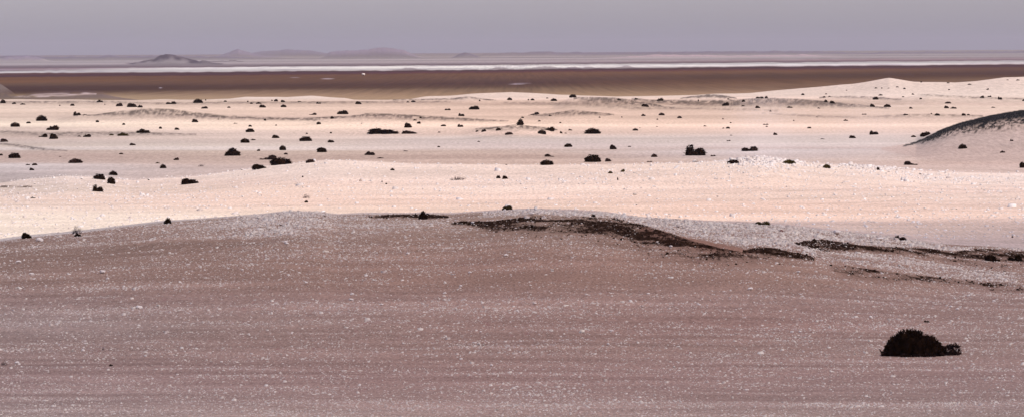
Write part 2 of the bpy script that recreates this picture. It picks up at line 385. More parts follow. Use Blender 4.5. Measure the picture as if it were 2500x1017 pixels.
def masks(X, Y, Z, Yc1):
    px, py = proj(X, Y, Z)
    fore = 1 - sst(Yc1 + 0.5, Yc1 + 3.0, Y)
    dark = np.zeros_like(X)
    for r in DARK[:6]:
        dark = np.maximum(dark, stroke(r, px, py) * fore)
    dark = np.maximum(dark, stroke(DARK[6], px, py) * 0.8 * (1 - fore))
    fine = 0.97 + 1.1 * vn(X / 1.9 + 0.2 * Y, Y / 2.2, 31) + 0.8 * vn(X / 0.5, Y / 1.0, 32)
    dark = np.clip(dark * np.clip(fine, 0.4, 1.25), 0, 1)
    # smooth brown tongue without stones
    t = stroke([(1560, 548, 560, 580), (1620, 566, 585, 600), (1700, 584, 600, 615), (1760, 596, 610, 622), (1820, 608, 613, 620), (1880, 615, 616, 617)], px, py + 5 * vn(px / 14, py / 4, 33)) * fore * 0.8
    # pale stone density
    c1 = crest1(px)
    st = streaks(X, Y)
    dc = py - c1
    thin = vn(X / 2.6, (Y + .09 * X) / 0.42, 201) + 0.8 * vn(X / 6.0, (Y + .09 * X) / 0.9, 202)
    pale = 0.33 + 0.7 * np.clip(st + 0.03, -0.3, 0.5) + 0.26 * thin
    pale += 0.40 * np.exp(-((px - 660) / 130) ** 2) * np.clip(1 - dc / 95, 0, 1)
    pale += 0.25 * np.exp(-((px - 760) / 260) ** 2) * np.clip(1 - dc / 190, 0, 1)
    pale += 0.62 * stroke([(1180, 515, 524, 532), (1300, 510, 518, 526), (1480, 518, 525, 534), (1540, 525, 538, 550), (1600, 532, 556, 572), (1700, 538, 570, 592), (1800, 545, 590, 608), (1900, 548, 600, 625), (1960, 556, 600, 640),
                           (2050, 566, 592, 604), (2200, 580, 600, 606), (2320, 600, 610, 614), (2420, 604, 608, 611), (2520, 608, 612, 616)], px, py)
    pale += 0.36 * stroke([(1960, 600, 630, 655), (2050, 612, 640, 660), (2200, 625, 655, 680), (2330, 650, 670, 690), (2480, 665, 690, 700)], px, py)
    pale += 0.13 * sst(930, 1000, py)
    pale = np.where(t > 0.05, pale * (1 - 0.85 * np.clip(t * 1.5, 0, 1)), pale)
    pale = pale * (1 - 0.75 * dark)
    pmid = 0.16 + 0.6 * np.clip(st, -0.2, 0.5)
    pmid += 1.0 * np.exp(-((px - 1860) / 110) ** 2) * np.clip(1 - (py - crest2(px)) / 55, 0, 1)
    pmid += 0.8 * np.exp(-((px - 2130) / 150) ** 2) * np.clip(1 - (py - crest2(px)) / 30, 0, 1)
    pmid += 0.5 * sst(2150, 2300, px) * np.exp(-((py - 436) / 9) ** 2)
    pmid += 0.4 * np.exp(-((px - 1500) / 260) ** 2) * np.exp(-((py - 425 + (px - 1500) * 0.08) / 12) ** 2)
    pmid += 0.3 * np.exp(-((px - 150) / 160) ** 2) * np.clip(1 - (py - crest2(px)) / 50, 0, 1)
    pale = np.where(fore > 0.5, pale, pmid)
    return px, py, fore, dark, t, np.clip(pale, 0, 1.2), st


def build_ground():
    cols = np.concatenate([np.array([-26000, -17000, -11000, -7500, -5200, -3700, -2700, -2000, -1500, -1100, -800, -550]), np.arange(-400, 2901, 3.0),
                           np.array([3050, 3300, 3600, 4000, 4500, 5200, 6200, 7700, 10000, 13500, 19500, 28500])])
    s = (cols - W / 2) / F
    inv_r = np.arange(1120, 20, -1.25)          # rows under the horizon on a flat of the same height
    Yr = 8.2 * F / inv_r
    Yr = Yr[Yr < 1100]
    ys = [np.array([-60, -40, -20, -5, 5, 15, 25, 35, 45, 52, 58, 63]), Yr[Yr > 66], np.array([1100.0])]
    # finer along the crests
    extra = [np.arange(138, 172, 0.35), np.arange(250, 290, 0.7), np.arange(700, 860, 4.0), np.arange(860, 1150, 12.0), np.arange(320, 400, 2.0)]
    rr = np.arange(118, 3.0, -0.6)
    farY = 13.2 * F / rr
    ys += extra + [farY[(farY > 1100) & (farY < 24000)], np.array([23990.0])]
    for Yb, wd, dk, rows in HILLS:
        if Yb > 2000:
            ys.append(Yb + wd * np.array([-1.6, -1.1, -0.7, -0.4, -0.15, 0, 0.2, 0.6, 1.1, 1.7]))
    ys = np.unique(np.round(np.concatenate(ys), 3))
    keep = np.concatenate([[True], np.diff(ys) > 0.04]); ys = ys[keep]
    nY, nX = len(ys), len(cols)
    SY = np.where(ys > 40, ys, 40)             # lateral spread never closes to a point
    X = s[None, :] * SY[:, None]; Y = np.repeat(ys[:, None], nX, 1)
    X = X.ravel(); Y = Y.ravel()
    n = len(X)
    Z, u, Yc1, Yc2, Yc3 = terrain(X, Y)
    px, py, fore, dark, tongue, pale, st = masks(X, Y, Z, Yc1)
    py_s = py
    cf = look(T_FORE, px, py_s)
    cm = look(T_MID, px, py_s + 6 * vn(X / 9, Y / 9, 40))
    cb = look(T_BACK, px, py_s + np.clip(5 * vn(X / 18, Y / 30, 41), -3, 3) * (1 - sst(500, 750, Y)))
    tilt = np.interp(px, [0, 2500], [0, 21.0])
    wig = (1.6 * vn(px / 17, px * 0 + 0.5, 50) + 1.3 * vn(px / 60, px * 0 + 0.5, 51))
    cr = look(T_FAR, px, py + tilt + wig)
    vv = py + tilt + wig
    brk = np.clip(1.1 * (vn(px / 70, vv / 1.6, 52) + 0.7 * vn(px / 22, vv / 1.0, 53)), 0, 0.6) * sst(168, 170, vv) * (1 - sst(178, 181, vv))
    cr = cr * (1 - brk[:, None]) + lin((172, 155, 164)) * brk[:, None]
    # open brown tongue
    cf = cf * (1 - tongue[:, None] * 0.9) + lin((150, 112, 106)) * tongue[:, None] * 0.9
    # to albedo
    T = np.exp(-HAZE_DENS * Y)[:, None]
    hz = (1 - T) * HAZE_L

    def alb(c, E):
        return np.clip((c - hz) / (T * E), 0.015, 0.86)
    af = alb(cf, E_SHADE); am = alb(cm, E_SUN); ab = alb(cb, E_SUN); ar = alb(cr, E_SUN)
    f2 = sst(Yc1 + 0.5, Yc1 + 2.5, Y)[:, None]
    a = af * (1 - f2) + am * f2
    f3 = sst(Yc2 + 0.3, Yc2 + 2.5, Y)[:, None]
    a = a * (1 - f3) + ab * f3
    f4 = sst(Yc3 + 10, Yc3 + 40, Y)[:, None]
    a = a * (1 - f4) + ar * f4
    # dark near hills and the dark faces of the left dunes
    for Yb, wd, dk, rows in HILLS:
        rr_ = line(rows); u0, u1 = rows[0][0], rows[-1][0]
        top = rr_(u)
        g = np.exp(-((Y - Yb) / (wd * 0.9)) ** 2) * sst(u0, u0 + (u1 - u0) * .15, u) * (1 - sst(u1 - (u1 - u0) * .15, u1, u))
        if dk > 0:
            g = np.clip(g * 1.6, 0, 1) * dk * (1.0 if Yb < 2000 else 1.0)
            nz = np.clip(0.8 + 0.9 * vn(u / 14, Y / (wd * .5), 60), 0, 1)
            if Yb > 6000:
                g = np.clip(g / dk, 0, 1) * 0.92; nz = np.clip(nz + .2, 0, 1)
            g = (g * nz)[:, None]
            a = a * (1 - g) + (np.array([0.175, 0.135, 0.15]) if Yb > 6000 else np.array([0.045, 0.03, 0.035])) * g  # farthest hills: pale purple, the haze fade is painted into their colour
        elif Yb < 2000:
            g = np.clip(g * 1.5, 0, 1)[:, None]
            a = a * (1 - g) + np.array([0.14, 0.10, 0.08]) * g
        else:
            g = np.clip(g * 1.5, 0, 1)[:, None]
            a = a * (1 - g) + np.array([0.50, 0.36, 0.33]) * g
    # two pale streaks and grey gravel low on the left, behind the last sand
    lf = (Y > Yc3 + 8) * 1.0
    g1 = stroke([(30, 237, 238, 240), (90, 231, 234, 237), (150, 227, 230, 232), (170, 227, 228, 229)], px, py) * lf * 0.6
    g2 = stroke([(60, 237, 238, 239), (120, 234, 236, 238), (180, 230, 232, 235), (208, 227, 230, 233), (235, 230, 231, 232)], px, py) * lf
    g3 = stroke([(0, 233, 238, 246), (60, 238, 240, 246), (160, 236, 240, 247), (250, 231, 238, 246), (300, 240, 243, 247), (340, 245, 246, 247)], px, py) * lf * 0.8
    a = a * (1 - g3[:, None]) + np.array([0.115, 0.08, 0.068]) * g3[:, None]
    for g in (g1, g2):
        g = g * np.clip(0.5 + 1.2 * vn(px / 16, py / 1.5, 96), 0, 0.75)
        a = a * (1 - g[:, None]) + np.array([0.44, 0.33, 0.28]) * g[:, None]
    # small pale pans on the dark plain
    for (cx, cy, rx, ry, k) in [(1275, 204, 22, 1.1, .22), (800, 193, 16, 1.2, .5), (392, 215, 4, 1.2, .6), (1262, 206, 20, 1.2, .4), (720, 190, 12, 1, .3)]:
        g = (k * np.clip(1.4 - ((px - cx) / rx) ** 2 - ((py - cy) / ry) ** 2, 0, 1) * lf)[:, None]
        a = a * (1 - g) + np.array([0.5, 0.42, 0.42]) * g
    # low dark mirage-like mounds in front of the pan
    for (cx, rx, hh) in [(1000, 30, 5), (1220, 26, 5), (1330, 50, 6), (1400, 26, 4), (1530, 28, 5), (1440, 30, 3)]:
        top = np.interp(px, [0, 2500], [178.5, 158]) - hh * np.exp(-((px - cx) / (rx * .7)) ** 2) + 2.0 * vn(px / 6, px * 0, 70)
        g = (np.clip((py - top), 0, 1) * np.clip((np.interp(px, [0, 2500], [181, 160]) - py) / 1.5, 0, 1) * (np.abs(px - cx) < rx * 1.4) * (Y > 2000) * 0.65)[:, None]
        a = a * (1 - g) + np.array([0.16, 0.11, 0.11]) * g
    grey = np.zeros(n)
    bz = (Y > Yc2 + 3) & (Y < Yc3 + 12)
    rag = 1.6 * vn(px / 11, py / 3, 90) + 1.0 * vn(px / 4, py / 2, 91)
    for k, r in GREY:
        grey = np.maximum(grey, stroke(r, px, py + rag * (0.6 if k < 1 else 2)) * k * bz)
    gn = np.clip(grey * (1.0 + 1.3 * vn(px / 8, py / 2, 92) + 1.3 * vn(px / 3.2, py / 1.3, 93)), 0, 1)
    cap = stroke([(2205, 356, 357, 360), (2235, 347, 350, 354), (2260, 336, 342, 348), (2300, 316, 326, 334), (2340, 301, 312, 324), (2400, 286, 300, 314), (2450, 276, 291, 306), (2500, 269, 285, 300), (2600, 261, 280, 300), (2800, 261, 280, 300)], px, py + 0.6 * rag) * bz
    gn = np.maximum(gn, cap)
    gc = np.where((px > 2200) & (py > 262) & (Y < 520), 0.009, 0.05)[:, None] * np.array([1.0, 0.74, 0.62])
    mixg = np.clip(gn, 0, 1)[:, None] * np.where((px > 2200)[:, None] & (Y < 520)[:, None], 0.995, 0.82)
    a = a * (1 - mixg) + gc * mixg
    # gravelly flank of the big dune on the right
    fl = stroke([(2150, 362, 364, 368), (2235, 348, 380, 392), (2300, 317, 388, 398), (2400, 288, 390, 402), (2500, 271, 390, 402), (2800, 262, 390, 402)], px, py) * bz * (1 - gn) * 0.85
    a = a * (1 - fl[:, None]) + np.array([0.40, 0.295, 0.235]) * fl[:, None]
    # wind streak modulation
    amp = np.where(Y < Yc1, 0.17, np.where(Y < Yc2, 0.15, np.where(Y < Yc3, 0.17, 0.32)))
    a = a * (1 + amp * 2 * st)[:, None]
    warm = vn(X / (0.15 * Y), Y / (0.12 * Y) * 3, 95)[:, None] * 0.06
    a = a * (1 + warm * np.array([1.0, -0.3, -1.0]))
    # older streaks of grit and wheel-worn lines on the shaded slope
    th_ = vn(X / 3.2, (Y + .09 * X) / 0.45, 203) + 0.6 * vn(X / 9.0, (Y + .09 * X) / 0.8, 204)
    a = a * (1 + 0.16 * th_ * (1 - sst(Yc1 - 5, Yc1 + 5, Y)))[:, None]
    for tr in ([(1150, 497), (1250, 492), (1800, 471), (2250, 455), (2500, 441)], [(1300, 501), (1850, 487), (2500, 468)], [(1250, 510), (1900, 501), (2500, 478)], [(0, 500), (500, 505), (900, 500)]):
        ty_ = np.interp(px, [q[0] for q in tr], [q[1] for q in tr]) + 1.5 * vn(px / 40, px * 0, 207)
        w_ = np.exp(-((py - ty_) / 1.4) ** 2) * (px > tr[0][0]) * (px < tr[-1][0] + 1) * np.clip(0.6 + vn(px / 50, px * 0, 208), 0, 1) * (Y > Yc1 + 5) * (Y < Yc2)
        a = a * (1 - 0.17 * w_)[:, None]
    th_ = vn(X / 7, (Y - .22 * X) / 2.0, 205) + 0.7 * vn(X / 16, (Y - .22 * X) / 4.0, 206)
    a = a * (1 + 0.13 * th_ * sst(Yc1, Yc1 + 10, Y) * (1 - sst(Yc2 - 5, Yc2, Y)))[:, None]
    a = np.clip(a, 0.012, 0.86)
    V = np.stack([X, Y, Z], -1)
    i = np.arange(nX - 1)[None, :] + nX * np.arange(nY - 1)[:, None]
    i = i.ravel()
    Fc = np.stack([i, i + 1, i + 1 + nX, i + nX], -1)
    me = new_mesh('ground', V, Fc, None, True)
    ca = me.attributes.new('soil', 'FLOAT_COLOR', 'POINT')
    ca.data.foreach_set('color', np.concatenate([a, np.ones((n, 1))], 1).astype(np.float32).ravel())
    for nm, arr in (('pale', pale), ('dark', dark), ('speck', np.clip(gn, 0, 1) * 0.0 + (1 - sst(450, 900, Y)))):
        at = me.attributes.new(nm, 'FLOAT', 'POINT'); at.data.foreach_set('value', np.ascontiguousarray(arr, np.float32))
    me.materials.append(ground_mat())
    o = link('ground', me)
    o['kind'] = 'structure'
    print('GROUND', nY, nX, n)
    return o


class NT:
    def __init__(s, name):
        s.m = bpy.data.materials.new(name); s.m.use_nodes = True
        s.t = s.m.node_tree; s.b = s.t.nodes['Principled BSDF']
        s.b.inputs['Specular IOR Level'].default_value = 0.0
        s.b.inputs['Roughness'].default_value = 0.95

    def n(s, kind, **kw):
        nd = s.t.nodes.new(kind)
        for k, v in kw.items():
            setattr(nd, k, v)
        return nd

    def l(s, a, b):
        s.t.links.new(a, b)

    def noise(s, scale, detail, vec, rough=0.55):
        q = s.n('ShaderNodeTexNoise'); q.inputs['Scale'].default_value = scale; q.inputs['Detail'].default_value = detail
        q.inputs['Roughness'].default_value = rough
        s.l(vec, q.inputs['Vector']); return q.outputs[0]

    def mp(s, v, a, b, c, d, smooth=False):
        q = s.n('ShaderNodeMapRange'); q.inputs[1].default_value = a; q.inputs[2].default_value = b; q.inputs[3].default_value = c; q.inputs[4].default_value = d
        if smooth:
            q.interpolation_type = 'SMOOTHSTEP'
        s.l(v, q.inputs[0]); return q.outputs[0]

    def ma(s, op, a, b):
        q = s.n('ShaderNodeMath', operation=op)
        for i, v in ((0, a), (1, b)):
            if isinstance(v, (int, float)):
                q.inputs[i].default_value = v
            else:
                s.l(v, q.inputs[i])
        return q.outputs[0]

    def mix(s, f, a, b, blend='MIX'):
        q = s.n('ShaderNodeMix', data_type='RGBA', blend_type=blend)
        for i, v in ((0, f), (6, a), (7, b)):
            if isinstance(v, (int, float)):
                q.inputs[i].default_value = v
            elif isinstance(v, tuple):
                q.inputs[i].default_value = (*v, 1)
            else:
                s.l(v, q.inputs[i])
        return q.outputs[2]

    def bump(s, h, strength, dist):
        q = s.n('ShaderNodeBump'); q.inputs['Strength'].default_value = strength; q.inputs['Distance'].default_value = dist
        s.l(h, q.inputs['Height']); s.l(q.outputs[0], s.b.inputs['Normal'])


def ground_mat():
    g = NT('desert_soil')
    co = g.n('ShaderNodeTexCoord').outputs['Object']

    def attr(nm):
        return g.n('ShaderNodeAttribute', attribute_name=nm)
    soil = attr('soil').outputs['Color']; pale = attr('pale').outputs['Fac']; dark = attr('dark').outputs['Fac']; spk = attr('speck').outputs['Fac']
    sep = g.n('ShaderNodeSeparateXYZ'); g.l(co, sep.inputs[0]); yy = sep.outputs[1]

    def stretched(sx, sy, detail=2, rough=0.75):
        mpn = g.n('ShaderNodeMapping'); mpn.inputs['Scale'].default_value = (sx, sy, 1.0); g.l(co, mpn.inputs['Vector'])
        return g.noise(1.0, detail, mpn.outputs[0], rough)

    def window(n, y0, y1, y2, y3, amp):
        up_ = g.mp(yy, y0, y1, 0, 1); dn = g.mp(yy, y2, y3, 1, 0)
        return g.ma('MULTIPLY', g.ma('MULTIPLY', g.mp(n, 0.25, 0.75, -amp, amp), up_), dn)
    ga = stretched(12, 3.6, 3); gb = stretched(6, 1.0, 3); gb2 = stretched(3.5, 0.55, 3); gc = stretched(1.6, 0.25, 3); gd = stretched(0.5, 0.0035, 3)
    n1 = g.noise(9.0, 3, co, 0.65); n2 = g.noise(2.2, 4, co, 0.6); n3 = g.noise(0.35, 3, co)
    v = g.ma('ADD', window(ga, -10, 10, 150, 175, 0.42), window(gb, 120, 170, 240, 320, 0.30))
    v = g.ma('ADD', v, window(gb2, 240, 310, 430, 560, 0.26))
    v = g.ma('ADD', v, window(gc, 430, 560, 900, 1300, 0.22))
    v = g.ma('ADD', v, window(gd, 1000, 1300, 30000, 40000, 0.30))
    v = g.ma('ADD', g.ma('ADD', v, g.mp(n3, 0.3, 0.7, -0.05, 0.05)), 1.0)
    comb = g.n('ShaderNodeCombineColor')
    for i in range(3):
        g.l(v, comb.inputs[i])
    c = g.mix(1.0, soil, comb.outputs[0], 'MULTIPLY')
    # fine pale grit
    ng = stretched(14, 4.0, 3, 0.8)
    thr = g.ma('SUBTRACT', ng, g.ma('SUBTRACT', 0.66, g.ma('MULTIPLY', pale, 0.12)))
    grit = g.ma('MULTIPLY', g.mp(thr, 0.0, 0.05, 0, 1), g.ma('MULTIPLY', spk, 0.7))
    c = g.mix(grit, c, (0.72, 0.60, 0.52))
    # reddish specks
    nr = stretched(3.5, 0.7, 3, 0.7)
    c = g.mix(g.ma('MULTIPLY', g.mp(nr, 0.64, 0.72, 0, 0.5), g.mp(yy, 150, 175, 1, 0.25)), c, (0.30, 0.14, 0.11))
    # dark gravel: patchy where it thins out
    nd = stretched(7, 1.3, 3, 0.8)
    c = g.mix(g.ma('MULTIPLY', dark, 0.5), c, (0.075, 0.036, 0.020))
    th = g.ma('SUBTRACT', g.ma('MULTIPLY', dark, 0.56), g.ma('SUBTRACT', nd, 0.13))
    c = g.mix(g.mp(th, -0.05, 0.16, 0, 0.95), c, (0.018, 0.007, 0.003))
    g.l(c, g.b.inputs['Base Color'])
    hh = g.ma('ADD', g.ma('MULTIPLY', n1, 0.4), n2)
    g.bump(hh, 0.5, 0.06)
    return g.m


# ---------------------------------------------------------------- stones
def stone_mat(name, c0, c1, c2=None):
    g = NT(name)
    oi = g.n('ShaderNodeAttribute', attribute_name='tone').outputs['Fac']
    c = g.mix(oi, c0, c1)
    co = g.n('ShaderNodeTexCoord').outputs['Object']
    c = g.mix(g.mp(g.noise(30, 3, co), 0.35, 0.7, 0, 0.35), c, tuple(x * 0.6 for x in c0))
    g.l(c, g.b.inputs['Base Color'])
    return g.m


OCT_V = np.array([(1, 0, 0), (-1, 0, 0), (0, 1, 0), (0, -1, 0), (0, 0, 1), (0, 0, -1), (.62, .62, .3), (-.62, .6, .35), (.6, -.62, .35), (-.6, -.62, .3)], float)
# convex-ish stone: 8 corners of a squashed box with shifted corners
BOX_V = np.array([(-1, -1, -1), (1, -1, -1), (1, 1, -1), (-1, 1, -1), (-.75, -.75, .8), (.75, -.75, .8), (.7, .7, .8), (-.7, .7, .8)], float)
BOX_F = np.array([(0, 1, 5, 4), (1, 2, 6, 5), (2, 3, 7, 6), (3, 0, 4, 7), (4, 5, 6, 7)])


def scatter(name, X, Y, r, mat, flat=0.6):
    n = len(X)
    Z = ground_z(X, Y)
    a = rng.uniform(0, 6.28, n); ca, sa = np.cos(a), np.sin(a)
    v = BOX_V[None] * (1 + rng.uniform(-.38, .30, (n, 8, 3)))
    sx = r * rng.uniform(.8, 1.35, n); sy = r * rng.uniform(.7, 1.1, n); sz = r * flat * rng.uniform(.6, 1.3, n)
    x = v[..., 0] * sx[:, None]; y = v[..., 1] * sy[:, None]; z = v[..., 2] * sz[:, None]
    tl = rng.normal(0, .3, n)[:, None]
    z = z + x * tl
    P = np.stack([x * ca[:, None] - y * sa[:, None] + X[:, None], x * sa[:, None] + y * ca[:, None] + Y[:, None], z + (Z + sz * .45)[:, None]], -1)
    Fc = (BOX_F[None] + 8 * np.arange(n)[:, None, None]).reshape(-1, 4)
    me = new_mesh(name, P.reshape(-1, 3), Fc, mat)
    at = me.attributes.new('tone', 'FLOAT', 'POINT'); at.data.foreach_set('value', np.repeat(rng.uniform(0, 1, n) ** 1.3, 8).astype(np.float32))
    return link(name, me)


def build_stones():
    pale_m = stone_mat('pale_stone', (0.82, 0.69, 0.53), (0.50, 0.37, 0.29))
    sun_m = stone_mat('sunlit_stone', (0.70, 0.62, 0.55), (0.52, 0.42, 0.35))
    dark_m = stone_mat('dark_stone', (0.010, 0.004, 0.0015), (0.032, 0.015, 0.007))
    # foreground slope
    N = 1620000
    Y = 80 + 82 * rng.uniform(0, 1, N) ** 0.95; X = rng.uniform(-1, 1, N) * (0.155 * Y + 3)
    Z, u, Yc1, Yc2, Yc3 = terrain(X, Y)
    px, py, fore, dark, t, pale, st = masks(X, Y, Z, Yc1)
    clump = 1 + 1.3 * vn(X / 1.1, Y / 1.1, 77)
    keep = (rng.uniform(0, 1, N) < np.minimum(np.clip(pale, 0, 1.2) ** 1.6, 0.62) * 0.36 * np.clip(clump, .2, 2)) & (Y < Yc1 + 4)
    r = 0.0100 * np.exp(rng.normal(0, .5, N)) * (0.5 + Y / 190) * (1 + 2.6 * np.clip(pale - 0.62, 0, 0.5))
    r = np.clip(r, .008, .085)
    print('STONES', int(keep.sum()))
    o = scatter('pale_gravel', X[keep], Y[keep], r[keep], pale_m)
    o['kind'] = 'stuff'; o['label'] = 'white and grey stones strewn over the shaded foreground slope'; o['category'] = 'gravel'
    N = 120000
    Y = rng.uniform(118, 162, N); X = rng.uniform(-1, 1, N) * (0.155 * Y + 3)
    Z, u, Yc1, _, _ = terrain(X, Y)
    px, py, fore, dark, t, pale, st = masks(X, Y, Z, Yc1)
    keep = (rng.uniform(0, 1, N) < dark ** 1.6 * 0.35 * np.clip(1 + 1.6 * vn(X / .8, Y / .8, 78), 0, 2)) & (Y < Yc1 + 2)
    r = np.clip(0.017 * np.exp(rng.normal(0, .45, N)), .008, .06)
    o = scatter('dark_gravel', X[keep], Y[keep], r[keep], dark_m, 0.8)
    o['kind'] = 'stuff'; o['label'] = 'black gravel and crust patches along the crest of the foreground slope'; o['category'] = 'gravel'
    # sunlit flat behind
    N = 260000
    Y = rng.uniform(165, 285, N); X = rng.uniform(-1, 1, N) * (0.155 * Y + 3)
    Z, u, Yc1, Yc2, _ = terrain(X, Y)
    px, py, fore, dark, t, pale, st = masks(X, Y, Z, Yc1)
    keep = (rng.uniform(0, 1, N) < np.clip(pale + 0.1, 0, 1.2) ** 1.5 * 0.42) & (Y < Yc2 + 4)
    r = np.clip(0.03 * np.exp(rng.normal(0, .5, N)) * (1 + 2.0 * np.clip(pale - .6, 0, 1)), .015, .2)
    o = scatter('sunlit_gravel', X[keep], Y[keep], r[keep], sun_m)
    o['kind'] = 'stuff'; o['label'] = 'bright stones strewn over the sunlit sand behind the foreground slope'; o['category'] = 'gravel'


def rock_mesh(seed, mat):
    r2 = np.random.default_rng(seed)
    import bmesh
    bm = bmesh.new(); bmesh.ops.create_icosphere(bm, subdivisions=2, radius=1.0)
    pl = [(Vector(r2.normal(size=3)).normalized(), r2.uniform(.55, .85)) for _ in range(9)]
    for v in bm.verts:
        for nrm, d in pl:
            k = v.co.dot(nrm)
            if k > d:
                v.co -= nrm * (k - d)
        v.co *= 1 + r2.uniform(-.04, .04)
    me = bpy.data.meshes.new('rock'); bm.to_mesh(me); bm.free()
    co = np.array([v.co[:] for v in me.vertices])
    lo, hi = co.min(0), co.max(0)
    for v in me.vertices:      # unit footprint, base at zero
        v.co.x = (v.co.x - (lo[0] + hi[0]) / 2) / (hi[0] - lo[0]); v.co.y = (v.co.y - (lo[1] + hi[1]) / 2) / (hi[1] - lo[1]); v.co.z = (v.co.z - lo[2]) / (hi[2] - lo[2])
    me.materials.append(mat)
    return me


# ---------------------------------------------------------------- shrubs
def leaf_mat(name, a, b, c):
    g = NT(name)
    co = g.n('ShaderNodeTexCoord').outputs['Object']
    q = g.mix(g.mp(g.noise(7, 3, co), .35, .65, 0, 1), a, b)
    oi = g.n('ShaderNodeObjectInfo').outputs['Random']
    q = g.mix(g.ma('MULTIPLY', oi, 0.6), q, c)
    g.l(q, g.b.inputs['Base Color'])
    g.b.inputs['Specular IOR Level'].default_value = 0.0
    return g.m


def bumpy_core(lobes, seed, sub=2):
    """closed lumpy bodies under the leaves; returns V, triangles"""
    import bmesh
    Vs, Fs, off = [], [], 0
    r2 = np.random.default_rng(seed)
    for (cx, cy, rx, ry, h) in lobes:
        bm = bmesh.new(); bmesh.ops.create_icosphere(bm, subdivisions=sub, radius=1.0)
        P = np.array([v.co[:] for v in bm.verts]); T = np.array([[v.index for v in f.verts] for f in bm.faces]); bm.free()
        P = P * (1 + 0.16 * r2.standard_normal((len(P), 1)).clip(-1.6, 1.6))
        Q = np.stack([cx + P[:, 0] * rx * .9, cy + P[:, 1] * ry * .9, np.maximum(np.sign(P[:, 2]) * np.abs(P[:, 2]) ** 0.68 * h * .88, -0.06)], -1)
        Vs.append(Q); Fs.append(T + off); off += len(Q)
    return np.concatenate(Vs), np.concatenate(Fs)


def leaves(lobes, n, size, seed, spiky=1.0):
    r2 = np.random.default_rng(seed)
    wts = np.array([l[2] * l[4] for l in lobes]); wts = wts / wts.sum()
    k = r2.choice(len(lobes), n, p=wts)
    L = np.array(lobes)[k]
    th = r2.uniform(0, 2 * np.pi, n); ct = r2.uniform(0.0, 1.0, n); stt = np.sqrt(1 - ct ** 2)
    d = np.stack([stt * np.cos(th), stt * np.sin(th), ct], -1)
    rad = r2.uniform(.82, 1.08, n)[:, None]
    sc_ = np.stack([L[:, 2], L[:, 3], L[:, 4]], -1)
    d2 = d.copy(); d2[:, 2] = d[:, 2] ** 0.68
    P = d2 * sc_ * rad + np.stack([L[:, 0], L[:, 1], 0 * th], -1)
    nrm = d / sc_; nrm /= np.linalg.norm(nrm, axis=1)[:, None]
    dirv = nrm + r2.normal(0, .55, (n, 3)) + np.array([0, 0, .25]); dirv /= np.linalg.norm(dirv, axis=1)[:, None]
    side = np.cross(dirv, r2.normal(size=(n, 3))); side /= np.linalg.norm(side, axis=1)[:, None]
    s = size * np.exp(r2.normal(0, .35, n))[:, None]
    A = P - side * s * .5 - dirv * s * .4; B = P + side * s * .5 - dirv * s * .4; C = P + dirv * s * spiky
    V = np.stack([A, B, C], 1).reshape(-1, 3)
    V[:, 2] = np.maximum(V[:, 2], -.05)
    return V, np.arange(3 * n).reshape(-1, 3)


def twig_geo(lobes, n, seed, thick=.012, lift=1.0):
    """thin bent twigs as three-sided tapering prisms"""
    r2 = np.random.default_rng(seed)
    Vs, Fs, off = [], [], 0
    for i in range(n):
        L = lobes[r2.integers(len(lobes))]
        p = np.array([L[0] + r2.normal(0, .15) * L[2], L[1] + r2.normal(0, .15) * L[3], -.02])
        az = r2.uniform(0, 6.28); e = r2.uniform(.15, 1.2)
        end = np.array([L[0] + math.cos(az) * L[2] * math.cos(e), L[1] + math.sin(az) * L[3] * math.cos(e), L[4] * math.sin(e) * lift])
        mid = (p + end) / 2 + r2.normal(0, .05, 3)
        pts = [p, mid, end]; rad = [thick, thick * .7, thick * .25]
        for q, rr in zip(pts, rad):
            for k in range(3):
                an = k * 2.094
                Vs.append(q + rr * np.array([math.cos(an), math.sin(an), .4 * math.sin(an)]))
        for a in range(2):
            for k in range(3):
                b0 = off + a * 3 + k; b1 = off + a * 3 + (k + 1) % 3
                Fs.append((b0, b1, b1 + 3)); Fs.append((b0, b1 + 3, b0 + 3))
        off += 9
    return np.array(Vs), np.array(Fs)


def join(parts):
    Vs, Fs, off = [], [], 0
    for V, Fc in parts:
        Vs.append(V); Fs.append(Fc + off); off += len(V)
    return np.concatenate(Vs), np.concatenate(Fs)


# lobe lists in a unit frame: width 1, height 1, depth about 0.8   (cx, cy, rx, ry, h)
SHAPES = {
    'dome': [(-.08, 0, .34, .4, 1.0), (.2, .05, .26, .34, .86), (-.32, .05, .18, .3, .62), (.38, 0, .14, .25, .5)],
    'round': [(0, 0, .44, .42, 1.0), (-.26, .05, .25, .28, .85), (.28, -.05, .23, .26, .82)],
    'lean': [(-.18, 0, .3, .38, 1.0), (.12, .05, .28, .32, .8), (.36, 0, .16, .22, .48)],
    'leanr': [(.2, 0, .3, .38, 1.0), (-.1, .05, .28, .32, .78), (-.36, 0, .16, .22, .45)],
    'double': [(-.28, 0, .22, .3, .85), (.24, .05, .26, .34, 1.0), (0, .02, .16, .2, .5)],
    'long': [(-.4, 0, .11, .3, .95), (-.2, .05, .17, .3, 1.0), (.02, 0, .16, .3, .86), (.22, .03, .15, .3, .72), (.4, 0, .11, .25, .5)],
    'flat': [(-.3, 0, .2, .3, .6), (-.05, .05, .25, .3, 1.0), (.25, 0, .24, .3, .75)],
    'tailr': [(-.24, 0, .26, .34, 1.0), (.1, .05, .16, .2, .5), (.36, 0, .15, .12, .3)],
    'taill': [(.24, 0, .26, .34, 1.0), (-.1, .05, .16, .2, .5), (-.36, 0, .15, .12, .3)],
    'upright': [(0, 0, .34, .34, 1.0), (.2, .05, .26, .28, .65), (-.24, 0, .22, .26, .55)],
    'open': [(-.3, 0, .2, .25, 1.0), (.05, .05, .2, .3, .75), (.22, 0, .24, .28, .8), (.4, 0, .1, .2, .4)],
}


